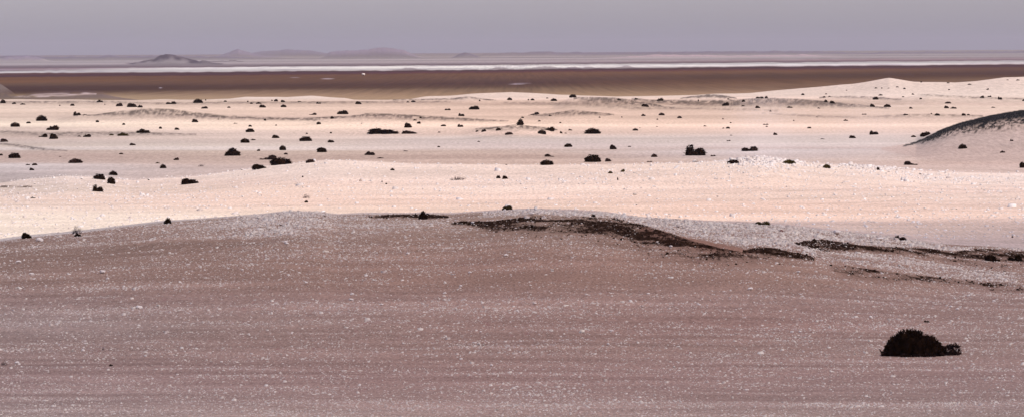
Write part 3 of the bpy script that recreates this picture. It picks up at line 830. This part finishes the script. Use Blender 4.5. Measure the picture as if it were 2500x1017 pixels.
def shrub_mesh(kind, var):
    lob = [(a + rng.uniform(-.03, .03), b, c * rng.uniform(.9, 1.1), d, e * rng.uniform(.9, 1.08)) for a, b, c, d, e in SHAPES[kind]]
    seed = int(rng.integers(1e6))
    parts = [bumpy_core(lob, seed), leaves(lob, 620, .075, seed + 1, 1.0), twig_geo(lob, 14, seed + 2, .012, 1.12)]
    V, Fc = join(parts)
    mx = V[:, 2].max(); V[:, 2] = np.where(V[:, 2] > 0, V[:, 2] / mx, V[:, 2])
    V[:, 0] = (V[:, 0] - (V[:, 0].max() + V[:, 0].min()) / 2) / (V[:, 0].max() - V[:, 0].min())
    return V, Fc


def twiggy_mesh():
    lob = SHAPES['flat']; seed = int(rng.integers(1e6))
    V, Fc = join([twig_geo(lob, 60, seed, .016, 1.1), leaves(lob, 60, .05, seed + 1, 1.2)])
    V[:, 2] = np.where(V[:, 2] > 0, V[:, 2] / V[:, 2].max(), V[:, 2])
    V[:, 0] /= (V[:, 0].max() - V[:, 0].min())
    return V, Fc


# every shrub: column, base row, width, height in map-grid units, shape, tint (d dark, b brown, o olive, t twigs)
SH = """
7 253 15 10 dome d|34 255 11 5 leanr d|56 256 15 4 flat d|146 259 5 3 round b|177 259 12 6 dome d|244 250 18 6 flat d|256 257 4 3 round d|291 260 18 9 leanr b|322 262 27 11 lean d|342 263 15 7 flat d
418 255 28 7 double d|483 252 27 11 dome d|502 246 4 4 upright d|550 249 9 4 flat d|499 266 18 6 leanr b|559 264 9 4 dome d|614 254 8 4 round d|632 254 16 5 flat b|641 263 18 8 lean d|188 283 22 10 open d
207 281 14 2 flat b|101 296 31 15 dome d|70 302 13 5 dome d|37 310 26 12 round d|238 300 10 6 round d|302 306 8 5 round d|476 299 17 9 lean d|533 293 4 2 round d|128 319 35 13 leanr d|105 335 24 9 taill d
131 340 23 15 lean d|212 335 22 8 leanr d|194 334 12 3 flat b|301 332 32 9 flat o|272 331 14 4 flat o|350 325 40 11 flat d|392 315 9 6 round d|432 318 13 6 lean d|10 347 21 9 lean b|575 304 12 4 flat t
611 310 10 5 round d|611 323 24 10 dome d|598 349 24 12 round d|618 343 14 4 flat b|605 250 5 4 upright b|664 247 6 3 flat d|674 248 11 6 dome d|691 250 13 6 lean d|731 250 11 3 flat d|778 254 14 5 open d
692 262 16 7 dome d|875 255 16 8 lean d|996 251 9 4 flat d|1009 250 13 5 dome d|1244 245 14 7 dome d|1171 248 5 5 upright b|1093 270 16 5 double b|1157 268 28 10 leanr d|1126 284 17 8 open d|836 280 30 11 leanr d
764 281 20 5 taill b|811 291 10 7 round d|647 295 7 5 dome d|778 304 12 7 round d|1027 289 7 4 round d|1013 296 11 4 flat d|1022 304 11 6 leanr d|996 313 20 13 lean d|883 304 5 3 leanr t|1083 310 15 5 dome d
1124 310 17 7 open d|1217 319 14 7 dome d|1165 322 9 4 flat d|1181 322 13 7 leanr d|1243 329 22 7 dome b|1072 324 8 3 flat b|934 327 82 15 long d|999 327 42 9 long b|673 338 20 9 lean d|747 345 34 13 dome d
808 348 18 7 lean d|808 326 7 4 round d|749 328 6 4 flat b|674 307 5 3 round d|1399 238 20 8 dome d|1352 247 18 7 dome d|1290 246 5 4 upright d|1300 246 11 5 dome d|1336 241 7 3 flat d|1575 262 20 8 lean d
1611 247 19 8 leanr d|1306 281 24 7 taill b|1344 285 11 4 lean d|1270 306 20 18 upright d|1276 289 8 4 round d|1317 297 9 4 flat b|1368 302 6 3 round d|1571 284 13 6 flat b|1615 282 17 7 dome b|1659 289 13 6 dome b
1464 288 6 3 flat d|1518 288 4 3 round d|1605 294 5 3 round d|1323 328 23 11 round d|1342 320 27 11 leanr d|1370 326 8 6 lean d|1392 319 12 4 flat b|1381 326 7 2 flat b|1446 327 45 15 dome d|1551 319 16 6 dome b
1562 314 4 2 round b|1777 315 12 5 dome b|1766 315 6 3 flat b|1784 302 5 3 round d|1765 292 5 3 flat b|1771 259 20 9 leanr d|1815 250 10 6 dome d|1850 266 14 7 lean d|1855 241 21 4 double d|1871 241 9 6 dome b
1705 249 4 6 upright d|1778 244 7 3 flat d|1814 261 10 3 flat d|1779 345 11 3 double b|1785 331 8 2 flat b|1870 306 14 3 double b|1721 310 9 3 flat b|1604 310 6 2 flat b|1553 243 10 4 flat d|1511 246 12 4 flat d
1960 233 9 5 dome d|2017 231 6 3 flat b|2012 239 8 4 dome b|2025 237 7 3 flat b|2016 251 10 7 dome d|2032 253 14 7 lean d|2138 244 16 8 dome d|2150 234 12 4 flat b|2139 217 8 3 lean d|2153 217 4 3 round d
2170 217 6 2 flat b|2208 218 7 4 dome d|2229 232 8 4 lean d|2191 214 9 3 flat b|2205 238 7 3 flat d|2249 202 5 3 round d|2315 204 9 3 flat b|2367 208 11 3 dome d|2317 221 5 3 round d|2411 221 7 4 leanr d
2460 197 7 2 flat b|2485 197 10 3 flat b|2067 222 4 2 round b|2130 262 14 8 lean d|2166 262 20 8 dome d|2224 266 10 5 lean d|2315 254 17 5 dome b|2311 265 14 7 lean d|2328 266 18 5 flat b|2248 244 8 4 flat b
1928 265 17 4 flat d|1999 266 9 3 flat b|2397 240 12 6 leanr d|2416 238 11 4 double b|2441 244 12 8 open d|2498 248 6 6 leanr d|2288 283 15 6 dome d|2274 279 5 3 round b|2353 283 12 6 lean d|2364 282 8 4 round d
2211 282 15 4 flat b|2110 281 13 3 double b|2065 297 13 4 flat b|1938 296 4 3 round b|1976 314 12 4 dome b|1893 330 12 7 lean b|2081 338 18 8 lean d|2133 329 25 11 open d|2259 333 30 12 leanr d|2230 335 14 5 dome b
2008 340 13 2 flat b|1881 273 6 3 flat b|1995 287 8 2 flat b|2425 264 12 3 flat b|1866 306 8 3 flat b|1872 311 7 3 flat b|2470 345 10 6 open b|324 355 18 6 lean b|296 377 12 4 dome b|36 386 33 14 dome d
2 380 13 5 dome d|184 398 39 12 dome b|147 383 8 2 flat b|68 404 14 4 flat b|85 404 15 6 dome b|78 416 14 7 lean d|430 391 15 7 leanr b|398 411 18 11 dome d|491 407 16 7 open t|568 380 43 20 upright d
631 369 9 5 leanr b|276 428 24 12 dome d|243 438 33 15 dome d|272 449 24 18 round d|239 468 31 18 open d|463 449 47 16 long d|633 413 43 13 lean d|409 546 22 18 upright d|65 582 29 16 lean d|190 577 20 9 flat d
385 399 12 3 flat o|80 484 18 3 flat o|655 390 46 12 taill b|685 402 58 19 round d|690 367 18 13 round d|786 372 29 13 round d|698 378 11 5 dome b|758 397 25 9 dome b|903 379 29 10 flat b|929 387 20 3 flat b
958 416 12 6 dome d|739 433 5 4 round d|880 443 8 8 leanr t|933 444 5 3 round d|943 450 5 4 round d|748 484 20 11 open t|748 495 10 6 dome d|1118 440 44 10 flat t|1217 436 12 8 dome d|1233 437 15 9 lean d
1033 536 25 22 upright d|1238 512 28 12 leanr o|1071 360 9 4 flat b|1169 347 8 3 flat b|1236 403 6 2 flat d|990 370 15 2 flat b|1388 359 22 9 dome d|1497 365 20 13 lean d|1698 380 61 28 open d|1741 382 14 4 double b
1831 369 45 12 double b|1341 383 25 7 tailr b|1335 403 35 14 round d|1448 396 45 20 dome d|1485 395 18 9 lean b|1597 384 17 9 dome b|1791 400 33 11 dome d|1699 396 13 6 open t|1490 423 13 6 dome o|1520 420 12 8 leanr o
1508 440 4 8 upright d|1586 396 15 3 double b|1537 359 10 3 flat b|1862 549 41 10 double o|1449 529 12 7 dome d|1926 400 36 11 dome o|2018 411 22 11 dome o|2144 415 9 8 lean d|2223 403 38 10 tailr b|2350 364 24 13 dome d
2448 373 15 5 flat b|2496 410 16 16 round d|2198 587 35 13 open d|2472 579 6 4 round d|2262 787 16 6 open d|271 893 13 5 flat d|10 893 16 13 open t|252 855 7 10 upright t|2418 637 32 18 round d|2478 636 40 14 double d
"""

HAND = {
    (568, 380): 'large three-lobed black shrub left of centre with a raised knob on top',
    (685, 402): 'largest black mound of a shrub left of centre, wide and solid, under a brown tail',
    (655, 390): 'low brownish shrub reaching left from behind the widest black mound left of centre',
    (633, 413): 'low black shrub on the pale edge just below the widest black mound',
    (934, 327): 'very long beaded black shrub, a chain of clumps, in the middle of the left half',
    (999, 327): 'long brownish shrub continuing right of the beaded chain of clumps',
    (1270, 306): 'tall upright black shrub standing on a small grey dune at the centre',
    (1446, 327): 'broad black shrub with an olive left flank, right of the centre',
    (1323, 328): 'rounded black shrub, lower left of the touching pair right of the small grey dune',
    (1342, 320): 'black shrub, upper right of the touching pair right of the small grey dune',
    (1698, 380): 'largest ragged black shrub right of centre with light showing through its left side',
    (1831, 369): 'long low shrub right of the largest ragged shrub on the pale lavender flat',
    (1448, 396): 'large black domed shrub with low left foot, above the bright sand right of centre',
    (1485, 395): 'brown drooping shrub at the right foot of the large domed one',
    (1335, 403): 'rounded dark shrub sitting on the bright sand edge left of the large domed one',
    (1791, 400): 'dark shrub on the bright sand edge just left of the white rubble mound',
    (1926, 400): 'olive-dark spreading shrub on the right shoulder of the white rubble mound',
    (2018, 411): 'small olive-dark shrub on the sand edge, second right of the white rubble mound',
    (2223, 403): 'brown low shrub with a trailing right tail, under the big right dune',
    (2350, 364): 'dark shrub with pointed top on the slope of the big right dune',
    (2259, 333): 'black shrub at the left foot of the dark crest of the big right dune',
    (2496, 410): 'dark shrub cut by the right edge of the photo under the big right dune',
    (463, 449): 'long spiky black shrub alone on the bright sand left of centre',
    (276, 428): 'top shrub of the black cluster of four at the left',
    (243, 438): 'left shrub of the black cluster of four at the left',
    (272, 449): 'rounded lower right shrub of the black cluster of four at the left',
    (239, 468): 'lowest, spiky shrub of the black cluster of four at the left',
    (409, 546): 'small upright black shrub with horn-like twigs on the left foreground crest',
    (65, 582): 'dark shrub beside a white rock at the far left of the foreground crest',
    (190, 577): 'low dark shrub under a pale dry bush on the left foreground crest',
    (1033, 536): 'upright black bush at the right end of the thin black crust on the foreground crest',
    (1238, 512): 'mustard-olive shrub on the highest white stones of the foreground crest',
    (1862, 549): 'mustard-brown low shrub behind the white stones of the right foreground crest',
    (1449, 529): 'tiny olive-black tuft on the crest above the black gravel',
    (2198, 587): 'black ragged shrub beside a white rock behind the right foreground crest',
    (2418, 637): 'round black clump in the black gravel near the right edge',
    (2478, 636): 'wide black clump in the black gravel cut by the right edge',
    (2262, 787): 'bent black twig tuft just above the big foreground bush',
    (271, 893): 'tiny black tuft on the lower left foreground gravel',
    (10, 893): 'small dry sprig at the lower left edge of the foreground',
    (252, 855): 'tiny upright dry sprig above the black tuft in the lower left foreground',
    (1118, 440): 'pale leafless spreading dead shrub on the bright sand at centre',
    (748, 484): 'sparse forked dead shrub on the bright sand, above a tiny dark tuft',
    (748, 495): 'tiny dark tuft right under the sparse forked dead shrub',
    (1508, 440): 'tiny upright dark stub standing alone on the bright sand',
    (786, 372): 'black half-round shrub right of the widest mound, on grey sand',
    (101, 296): 'black rounded shrub, largest of the upper left group',
    (483, 252): 'largest black shrub on the far pale edge at the left, under the dark plain',
    (184, 398): 'wide brown shrub with a fading right side on the grey sand at the left',
}


HAND.update({
    (836, 280): 'black shrub with a thin left tail on the crest of a long grey dune',
    (1157, 268): 'black peaked shrub on pale sand above the right end of a long grey dune',
    (747, 345): 'black half-round shrub with brown right foot, between knobbed shrub and beaded chain',
    (128, 319): 'boxy black shrub above the black pair at the far left',
    (2133, 329): 'black star-shaped shrub between the lavender flat and the big right dune',
    (2166, 262): 'black two-bump shrub at the tip of a thin grey dune tail on the right',
    (1771, 259): 'ragged black shrub in the middle of a grey gravel dune face',
    (350, 325): 'long low black shrub in the left group with a drooping right end',
    (301, 332): 'long flat olive shrub left of the drooping black one',
    (598, 349): 'black rounded shrub right above the three-lobed knobbed one',
    (1497, 365): 'black pointed shrub above the big domed one right of centre',
    (36, 386): 'black bumpy shrub near the left edge, halfway up the sand',
    (1399, 238): 'small black shrub on the far pale rim right of centre, against the dark plain',
    (2315, 254): 'small brown domed shrub over a longer one, far right strip',
    (996, 313): 'black hunched shrub above the gap between the two long shrubs',
    (673, 338): 'small black half-round shrub between the knobbed shrub and the beaded chain',
})
# short phrases for places that can be found in the photo; other shrubs and rocks are named from the nearest of them
LAND = [
    (568, 372, 'the three-lobed knobbed shrub'), (680, 396, 'the widest black mound shrub'), (934, 320, 'the beaded chain shrub'), (1270, 298, 'the tall central shrub'),
    (1446, 320, 'the olive-flanked shrub'), (1698, 368, 'the largest ragged shrub'), (1448, 388, 'the big domed shrub'), (1850, 392, 'the white rubble mound'),
    (2460, 278, 'the dark crest of the big right dune'), (463, 443, 'the long spiky shrub'), (258, 440, 'the cluster of four shrubs'), (101, 288, 'the largest upper-left shrub'),
    (483, 246, 'the largest far-rim left shrub'), (836, 276, 'the left-tailed dune shrub'), (1157, 264, 'the black peaked shrub'), (747, 340, 'the half-round brown-footed shrub'),
    (118, 330, 'the black pair at far left'), (2133, 325, 'the star-shaped shrub'), (2150, 258, 'the two-bump shrub'), (1771, 255, 'the shrub on the grey dune face'),
    (350, 320, 'the drooping low shrub'), (2170, 194, 'the summit of the far right dune'), (1399, 234, 'the far-rim right shrub'), (1831, 364, 'the long low brown shrub'),
    (2315, 260, 'the stacked brown shrubs at right'), (1730, 234, 'the small dark dune hump'), (2410, 240, 'the far right shrub row'), (184, 392, 'the wide brown left shrub'),
    (1118, 436, 'the pale leafless shrub'), (2016, 250, 'the touching dune pair'), (692, 248, 'the far-rim centre-left trio'), (36, 380, 'the bumpy shrub near the left edge'),
]
LAND_ROCK = [(2230, 830, 'the big foreground bush'), (250, 668, 'the largest left-slope rock'), (1289, 517, 'the highest crest rock'), (2043, 567, 'the largest right-crest rock'), (1400, 560, 'the main black gravel patch'),
             (2435, 695, 'the small black patch at right edge'), (1033, 530, 'the upright crest bush'), (271, 891, 'the tiny lower-left tuft'), (1832, 705, 'the squarish rock below the gravel'),
             (860, 718, 'the oblong rock at centre left'), (2200, 612, 'the thin black gravel line'), (2126, 775, 'the bright pebble left above the bush'), (340, 750, 'the pointed left rock')]
ORD = ['nearest', 'second nearest', 'third nearest', 'fourth nearest', 'fifth nearest', 'sixth nearest', 'seventh nearest', 'eighth nearest', 'ninth nearest', 'tenth nearest',
       'eleventh nearest', 'twelfth nearest', 'thirteenth nearest', 'fourteenth nearest', 'fifteenth nearest']


def relate(pts, land):
    """for every point: (rank, direction, landmark) from its nearest landmark; unique by construction"""
    cell = {}
    for i, (x, y) in enumerate(pts):
        d = [math.hypot(x - a, (y - b) * 2.0) for a, b, _ in land]
        k = int(np.argmin(d)); a, b, nm = land[k]
        dx, dy = x - a, (y - b) * 2.0
        an = math.degrees(math.atan2(-dy, dx)) % 360
        dirs = ['right', 'above right', 'above', 'above left', 'left', 'below left', 'below', 'below right']
        q = dirs[int(((an + 22.5) % 360) // 45)]
        cell.setdefault((k, q), []).append((d[k], i))
    out = {}
    for (k, q), lst in cell.items():
        lst.sort()
        for r, (_, i) in enumerate(lst):
            pre = '' if len(lst) == 1 else ORD[r] + ' '
            out[i] = pre + {'right': 'right of', 'left': 'left of', 'above': 'above', 'below': 'below'}.get(q, q + ' of') + ' ' + land[k][2]
    return out


def look_words(w, kind, tint):
    size = 'tiny' if w < 8 else 'small' if w < 14 else 'mid-sized' if w < 24 else 'large'
    shp = {'flat': 'flat', 'dome': 'domed', 'round': 'rounded', 'lean': 'domed', 'leanr': 'domed', 'double': 'double', 'long': 'long', 'tailr': 'trailing', 'taill': 'trailing',
           'upright': 'upright', 'open': 'ragged'}[kind]
    tin = {'d': 'black', 'b': 'brown', 'o': 'olive', 't': 'dry twiggy'}[tint]
    return '%s %s %s shrub' % (size, shp, tin)


def build_shrubs():
    mats = {
        'd': leaf_mat('dark_foliage', (0.008, 0.003, 0.001), (0.026, 0.011, 0.005), (0.018, 0.010, 0.003)),
        'b': leaf_mat('brown_foliage', (0.022, 0.011, 0.008), (0.060, 0.030, 0.020), (0.035, 0.019, 0.013)),
        'o': leaf_mat('olive_foliage', (0.035, 0.026, 0.008), (0.085, 0.058, 0.012), (0.05, 0.032, 0.010)),
        't': leaf_mat('dry_twig', (0.10, 0.07, 0.06), (0.20, 0.15, 0.13), (0.06, 0.04, 0.035)),
    }
    lib = {}
    for k in SHAPES:
        for v in range(2):
            V, Fc = shrub_mesh(k, v)
            for t in 'dbo':
                lib[(k, v, t)] = new_mesh('shrub', V, Fc, mats[t])
    for v in range(3):
        V, Fc = twiggy_mesh(); lib[('t', v)] = new_mesh('dead_shrub', V, Fc, mats['t'])
    rows = [e.split() for ln in SH.strip().splitlines() for e in ln.split('|')]
    print('SHRUBS', len(rows))
    P = find([float(r[0]) for r in rows], [float(r[1]) for r in rows])
    auto = [i for i, r in enumerate(rows) if (int(r[0]), int(r[1])) not in HAND]
    rel = relate([(float(rows[i][0]), float(rows[i][1]) - float(rows[i][3]) / 2) for i in auto], LAND)
    rel = {auto[j]: t for j, t in rel.items()}
    for idx, (r, p) in enumerate(zip(rows, P)):
        px, py, w, h = (float(x) for x in r[:4]); k, t = r[4], r[5]
        m = p[1] / F
        v = int(rng.integers(2))
        dead = t == 't'
        me = lib[('t', int(rng.integers(3)))] if dead else lib[(k, v, t)]
        o = link('dead_shrub' if dead else 'shrub', me)
        ww = w * m * 1.04; hh = (h * m + 0.02) * 1.0
        o.location = (p[0], p[1] + 0.0, p[2] - 0.02)
        o.scale = (ww, ww * 0.85, hh)
        o.rotation_euler = (0, 0, R(rng.uniform(-14, 14)))
        o['category'] = 'dead shrub' if dead else 'shrub'
        o['group'] = 'dry twiggy shrubs on the sand' if dead else 'dark shrubs scattered over the desert'
        o['label'] = HAND.get((int(px), int(py))) or look_words(w, k, t) + ', ' + rel[idx]
    # pale dry bush on the left crest
    p = find([188], [571])[0]; m = p[1] / F
    o = link('dead_shrub', lib[('t', 1)]); o.location = tuple(p); o.scale = (30 * m, 22 * m, 20 * m)
    o['category'] = 'dead shrub'; o['group'] = 'dry twiggy shrubs on the sand'; o['label'] = 'pale grey dry bush over a low dark shrub on the left foreground crest'

    # the big foreground bush
    p = find([2230], [867])[0]; m = p[1] / F
    root = bpy.data.objects.new('desert_bush', None); COL.objects.link(root); root.location = tuple(p)
    root['category'] = 'bush'; root['label'] = 'big black domed bush alone on the shaded gravel at the lower right'
    # lobes in metres from the photo's outline
    L = [(a_, b_, c_, d_, e_ * 0.90) for a_, b_, c_, d_, e_ in [(-14, 4, 33, 40, 66), (12, 2, 34, 42, 62), (-38, 4, 27, 36, 53), (36, 2, 30, 38, 52), (-52, 2, 19, 28, 36), (54, 0, 22, 30, 37), (66, 0, 13, 20, 22), (-64, 0, 12, 18, 17), (0, 10, 22, 30, 68), (-30, 8, 20, 24, 60), (-46, 4, 20, 26, 46), (47, 4, 21, 28, 44)]]
    lob = [(a * m, b * m, c * m, d * m, e * m) for a, b, c, d, e in L]
    Vc, Fc_ = bumpy_core(lob, 11, 3)
    V1, F1 = leaves(lob, 9000, .034, 12, 1.0)
    V2, F2 = leaves(lob, 500, .042, 21, 1.5)
    V, Fc = join([(Vc, Fc_), (V1, F1), (V2, F2 )])
    xx = V[:, 0] / m
    foot = (6.5 * np.exp(-((xx - 2) / 20) ** 2) + 8 * np.abs(vn(xx / 8, xx * 0, 9)) + 0.5) * m * 0.9
    V[:, 2] = np.maximum(V[:, 2], foot)
    link('foliage', new_mesh('foliage', V, Fc, mats['d']), root)
    tw = twig_geo([(a * m, b * m, c * m * 1.04, d * m, e * m * 1.05) for a, b, c, d, e in L], 260, 13, .011)
    link('branch', new_mesh('branch', tw[0], tw[1], mats['d']), root)
    # open spray on the right side with its own thin twigs
    lb = [(84 * m, 0, 18 * m, 16 * m, 24 * m), (102 * m, -2 * m, 14 * m, 12 * m, 28 * m), (90 * m, 2 * m, 24 * m, 16 * m, 10 * m)]
    a_ = leaves(lb, 420, .04, 15, 1.2); b_ = twig_geo(lb, 60, 16, .010)
    V, Fc = join([a_, b_, bumpy_core([(86 * m, 0, 22 * m, 14 * m, 9 * m)], 5)])
    o = link('side_branch', new_mesh('side_branch', V, Fc, mats['b']), root)
    # dry skirt of stems at the foot
    lb = [(-64 * m, -6 * m, 14 * m, 12 * m, 14 * m), (6 * m, -34 * m, 16 * m, 6 * m, 5 * m), (60 * m, -20 * m, 14 * m, 8 * m, 6 * m), (-24 * m, -42 * m, 12 * m, 6 * m, 6 * m), (34 * m, -46 * m, 15 * m, 6 * m, 7 * m)]
    for q, one in enumerate(lb):
        V, Fc = join([leaves([one], 120, .035, 18 + q, 1.2), twig_geo([one], 18, 29 + q, .009)])
        link('dry_stems', new_mesh('dry_stems', V, Fc, mats['b']), root)


RK = """250 670 14 8|45 641 12 6|340 753 17 7|860 720 10 6|1147 669 9 6|1305 746 10 5|1832 708 12 7|2126 777 8 6|1934 813 9 5|1953 812 8 5|2043 571 19 10|2148 587 17 7|97 590 17 10|1289 519 9 10|1299 526 11 7|1638 604 8 5
1235 627 10 6|996 622 8 5|1086 718 9 5|932 748 9 5|857 735 12 5|1125 703 7 5|1264 763 7 5|1494 810 7 5|1174 812 7 4|700 597 10 6|697 593 9 5|77 670 13 4|263 683 9 5|541 885 7 5|355 873 8 4|42 889 12 7|203 856 9 5
1126 877 8 5|1200 895 8 6|1485 843 7 5|1583 719 8 5|1707 745 8 4|1824 953 10 4|2338 757 9 6|2322 753 8 6|2365 724 7 5|2427 736 8 5|2404 682 7 6|1903 795 8 5|1950 665 8 5|748 692 7 5|592 662 6 4|1232 516 7 6|1154 545 8 5|887 186 9 6
1908 567 8 6"""


def build_rocks():
    m1 = stone_mat('white_rock', (0.86, 0.73, 0.58), (0.74, 0.60, 0.47))
    m2 = stone_mat('red_rock', (0.20, 0.08, 0.06), (0.15, 0.06, 0.05))
    lib = [rock_mesh(s, m1) for s in (1, 2, 3, 4, 5)]
    red = rock_mesh(9, m2)
    rows = [[float(x) for x in e.split()] for ln in RK.strip().splitlines() for e in ln.split('|')]
    P = find([r[0] for r in rows], [r[1] for r in rows])
    hand = {2043: 'largest white rock on the crest of the right foreground ridge', 2148: 'flat white rock left of the ragged black shrub on the right crest',
            97: 'white rock right of the dark shrub at the far left of the crest', 1289: 'upright white rock on the highest point of the foreground crest', 887: 'bright white rock far away on the dark plain',
            1908: 'small reddish-brown rock among the white stones of the right crest', 250: 'largest white rock on the shaded left foreground slope', 1832: 'squarish white rock below the black gravel at right centre',
            860: 'oblong white rock on the shaded slope left of centre', 340: 'pointed white rock on the left foreground slope', 2126: 'bright pebble-like rock above left of the big foreground bush'}
    names = [hand.get(int(r[0])) for r in rows]
    free = [i for i, n_ in enumerate(names) if n_ is None]
    rel = relate([(rows[i][0], rows[i][1]) for i in free], LAND_ROCK)
    for j, i in enumerate(free):
        names[i] = 'pale rock, ' + rel[j]
    for i, (r, p) in enumerate(zip(rows, P)):
        m = p[1] / F
        o = link('rock', red if r[0] == 1908 else lib[i % 5])
        o.location = (p[0], p[1], p[2] - .01)
        o.scale = (r[2] * m * 1.05, r[2] * m * .9, r[3] * m * 1.1)
        o.rotation_euler = (0, 0, R(rng.uniform(-20, 20)))
        o['category'] = 'rock'; o['group'] = 'pale rocks lying on the gravel'
        o['label'] = names[i]


# ---------------------------------------------------------------- the cloud that shades the foreground
def build_cloud():
    h = 460.0
    sh = SD[:2] / SD[2] * h
    n = 150
    u = np.linspace(-1, 1, n)
    U, Vv = np.meshgrid(u, u)
    # outline follows the lit edge on the ground: about Y=160 left, further right
    X0 = U * 230
    edge = np.interp(X0, [-230, -60, -25, -14, 0, 9, 14, 24, 60, 230], [170, 165, 163, 168, 178, 176, 178, 187, 195, 220]) + 3 * vn(X0 / 14, X0 * 0, 5)
    ramp = np.interp(X0, [-25, 0, 9, 22], [9, 10, 12, 24])
    back = -230 + 20 * vn(X0 / 30, X0 * 0, 6)
    tt = ((Vv + 1) / 2) ** 0.6
    Y0 = back + (edge - back) * tt
    rim = np.clip(np.minimum(1 - np.abs(U), 1 - np.abs(Vv)) / 0.16, 0, 1)
    rim = np.sqrt(1 - (1 - rim) ** 2)
    bl = 0.6 + 0.8 * (vn(X0 / 38, Y0 / 38, 8) + .5 * vn(X0 / 15, Y0 / 15, 9) + .5)
    top = h + 26 * rim ** 2 * bl; bot = h - 9 * rim ** 2 * (0.8 + vn(X0 / 25, Y0 / 25, 10)) - .3
    body = sst(0, 1, np.clip((edge - Y0) / ramp, 0, 1)) * np.clip((1 - np.abs(U)) / .1, 0, 1) * np.clip((Vv + 1) / .1, 0, 1)
    Pt = np.stack([X0 + sh[0], Y0 + sh[1], top], -1).reshape(-1, 3); Pb = np.stack([X0 + sh[0], Y0 + sh[1], bot], -1).reshape(-1, 3)
    i = (np.arange(n - 1)[None, :] + n * np.arange(n - 1)[:, None]).ravel()
    Ft = np.stack([i, i + 1, i + 1 + n, i + n], -1); Fb = np.stack([i, i + n, i + 1 + n, i + 1], -1) + n * n
    g = NT('cloud_vapour'); t = g.t
    out = t.nodes['Material Output']; t.nodes.remove(g.b)
    tr = g.n('ShaderNodeBsdfTranslucent'); tr.inputs[0].default_value = (1.0, .92, .80, 1)
    tp = g.n('ShaderNodeBsdfTransparent'); mx = g.n('ShaderNodeMixShader'); mx.inputs[0].default_value = 0.55
    g.l(g.ma('MULTIPLY', g.n('ShaderNodeAttribute', attribute_name='body').outputs['Fac'], 0.40), mx.inputs[0])
    g.l(tp.outputs[0], mx.inputs[1]); g.l(tr.outputs[0], mx.inputs[2]); g.l(mx.outputs[0], out.inputs[0])
    me = new_mesh('cloud', np.concatenate([Pt, Pb]), np.concatenate([Ft, Fb]), g.m, True)
    at = me.attributes.new('body', 'FLOAT', 'POINT'); at.data.foreach_set('value', np.tile(body.ravel(), 2).astype(np.float32))
    o = link('cloud', me); o['kind'] = 'structure'


def build_haze():
    import bmesh
    bm = bmesh.new()
    v = [bm.verts.new((x, y, z)) for z in (-7.0, 75.0) for x, y in ((-90000, -400), (90000, -400), (90000, 24500), (-90000, 24500))]
    for f in ((0, 3, 2, 1), (4, 5, 6, 7), (0, 1, 5, 4), (1, 2, 6, 5), (2, 3, 7, 6), (3, 0, 4, 7)):
        bm.faces.new([v[i] for i in f])
    me = bpy.data.meshes.new('haze'); bm.to_mesh(me); bm.free()
    mt = bpy.data.materials.new('haze_air'); mt.use_nodes = True; t = mt.node_tree
    t.nodes.remove(t.nodes['Principled BSDF'])
    pv = t.nodes.new('ShaderNodeVolumePrincipled')
    pv.inputs['Color'].default_value = (0.76, 0.67, 0.66, 1); pv.inputs['Density'].default_value = HAZE_DENS; pv.inputs['Anisotropy'].default_value = 0.0
    t.links.new(pv.outputs[0], t.nodes['Material Output'].inputs['Volume'])
    me.materials.append(mt)
    o = link('haze', me); o['kind'] = 'stuff'; o['label'] = 'dusty lilac air over the whole desert'; o['category'] = 'haze'


build_ground()
build_stones()
build_shrubs()
build_rocks()
build_cloud()
build_haze()
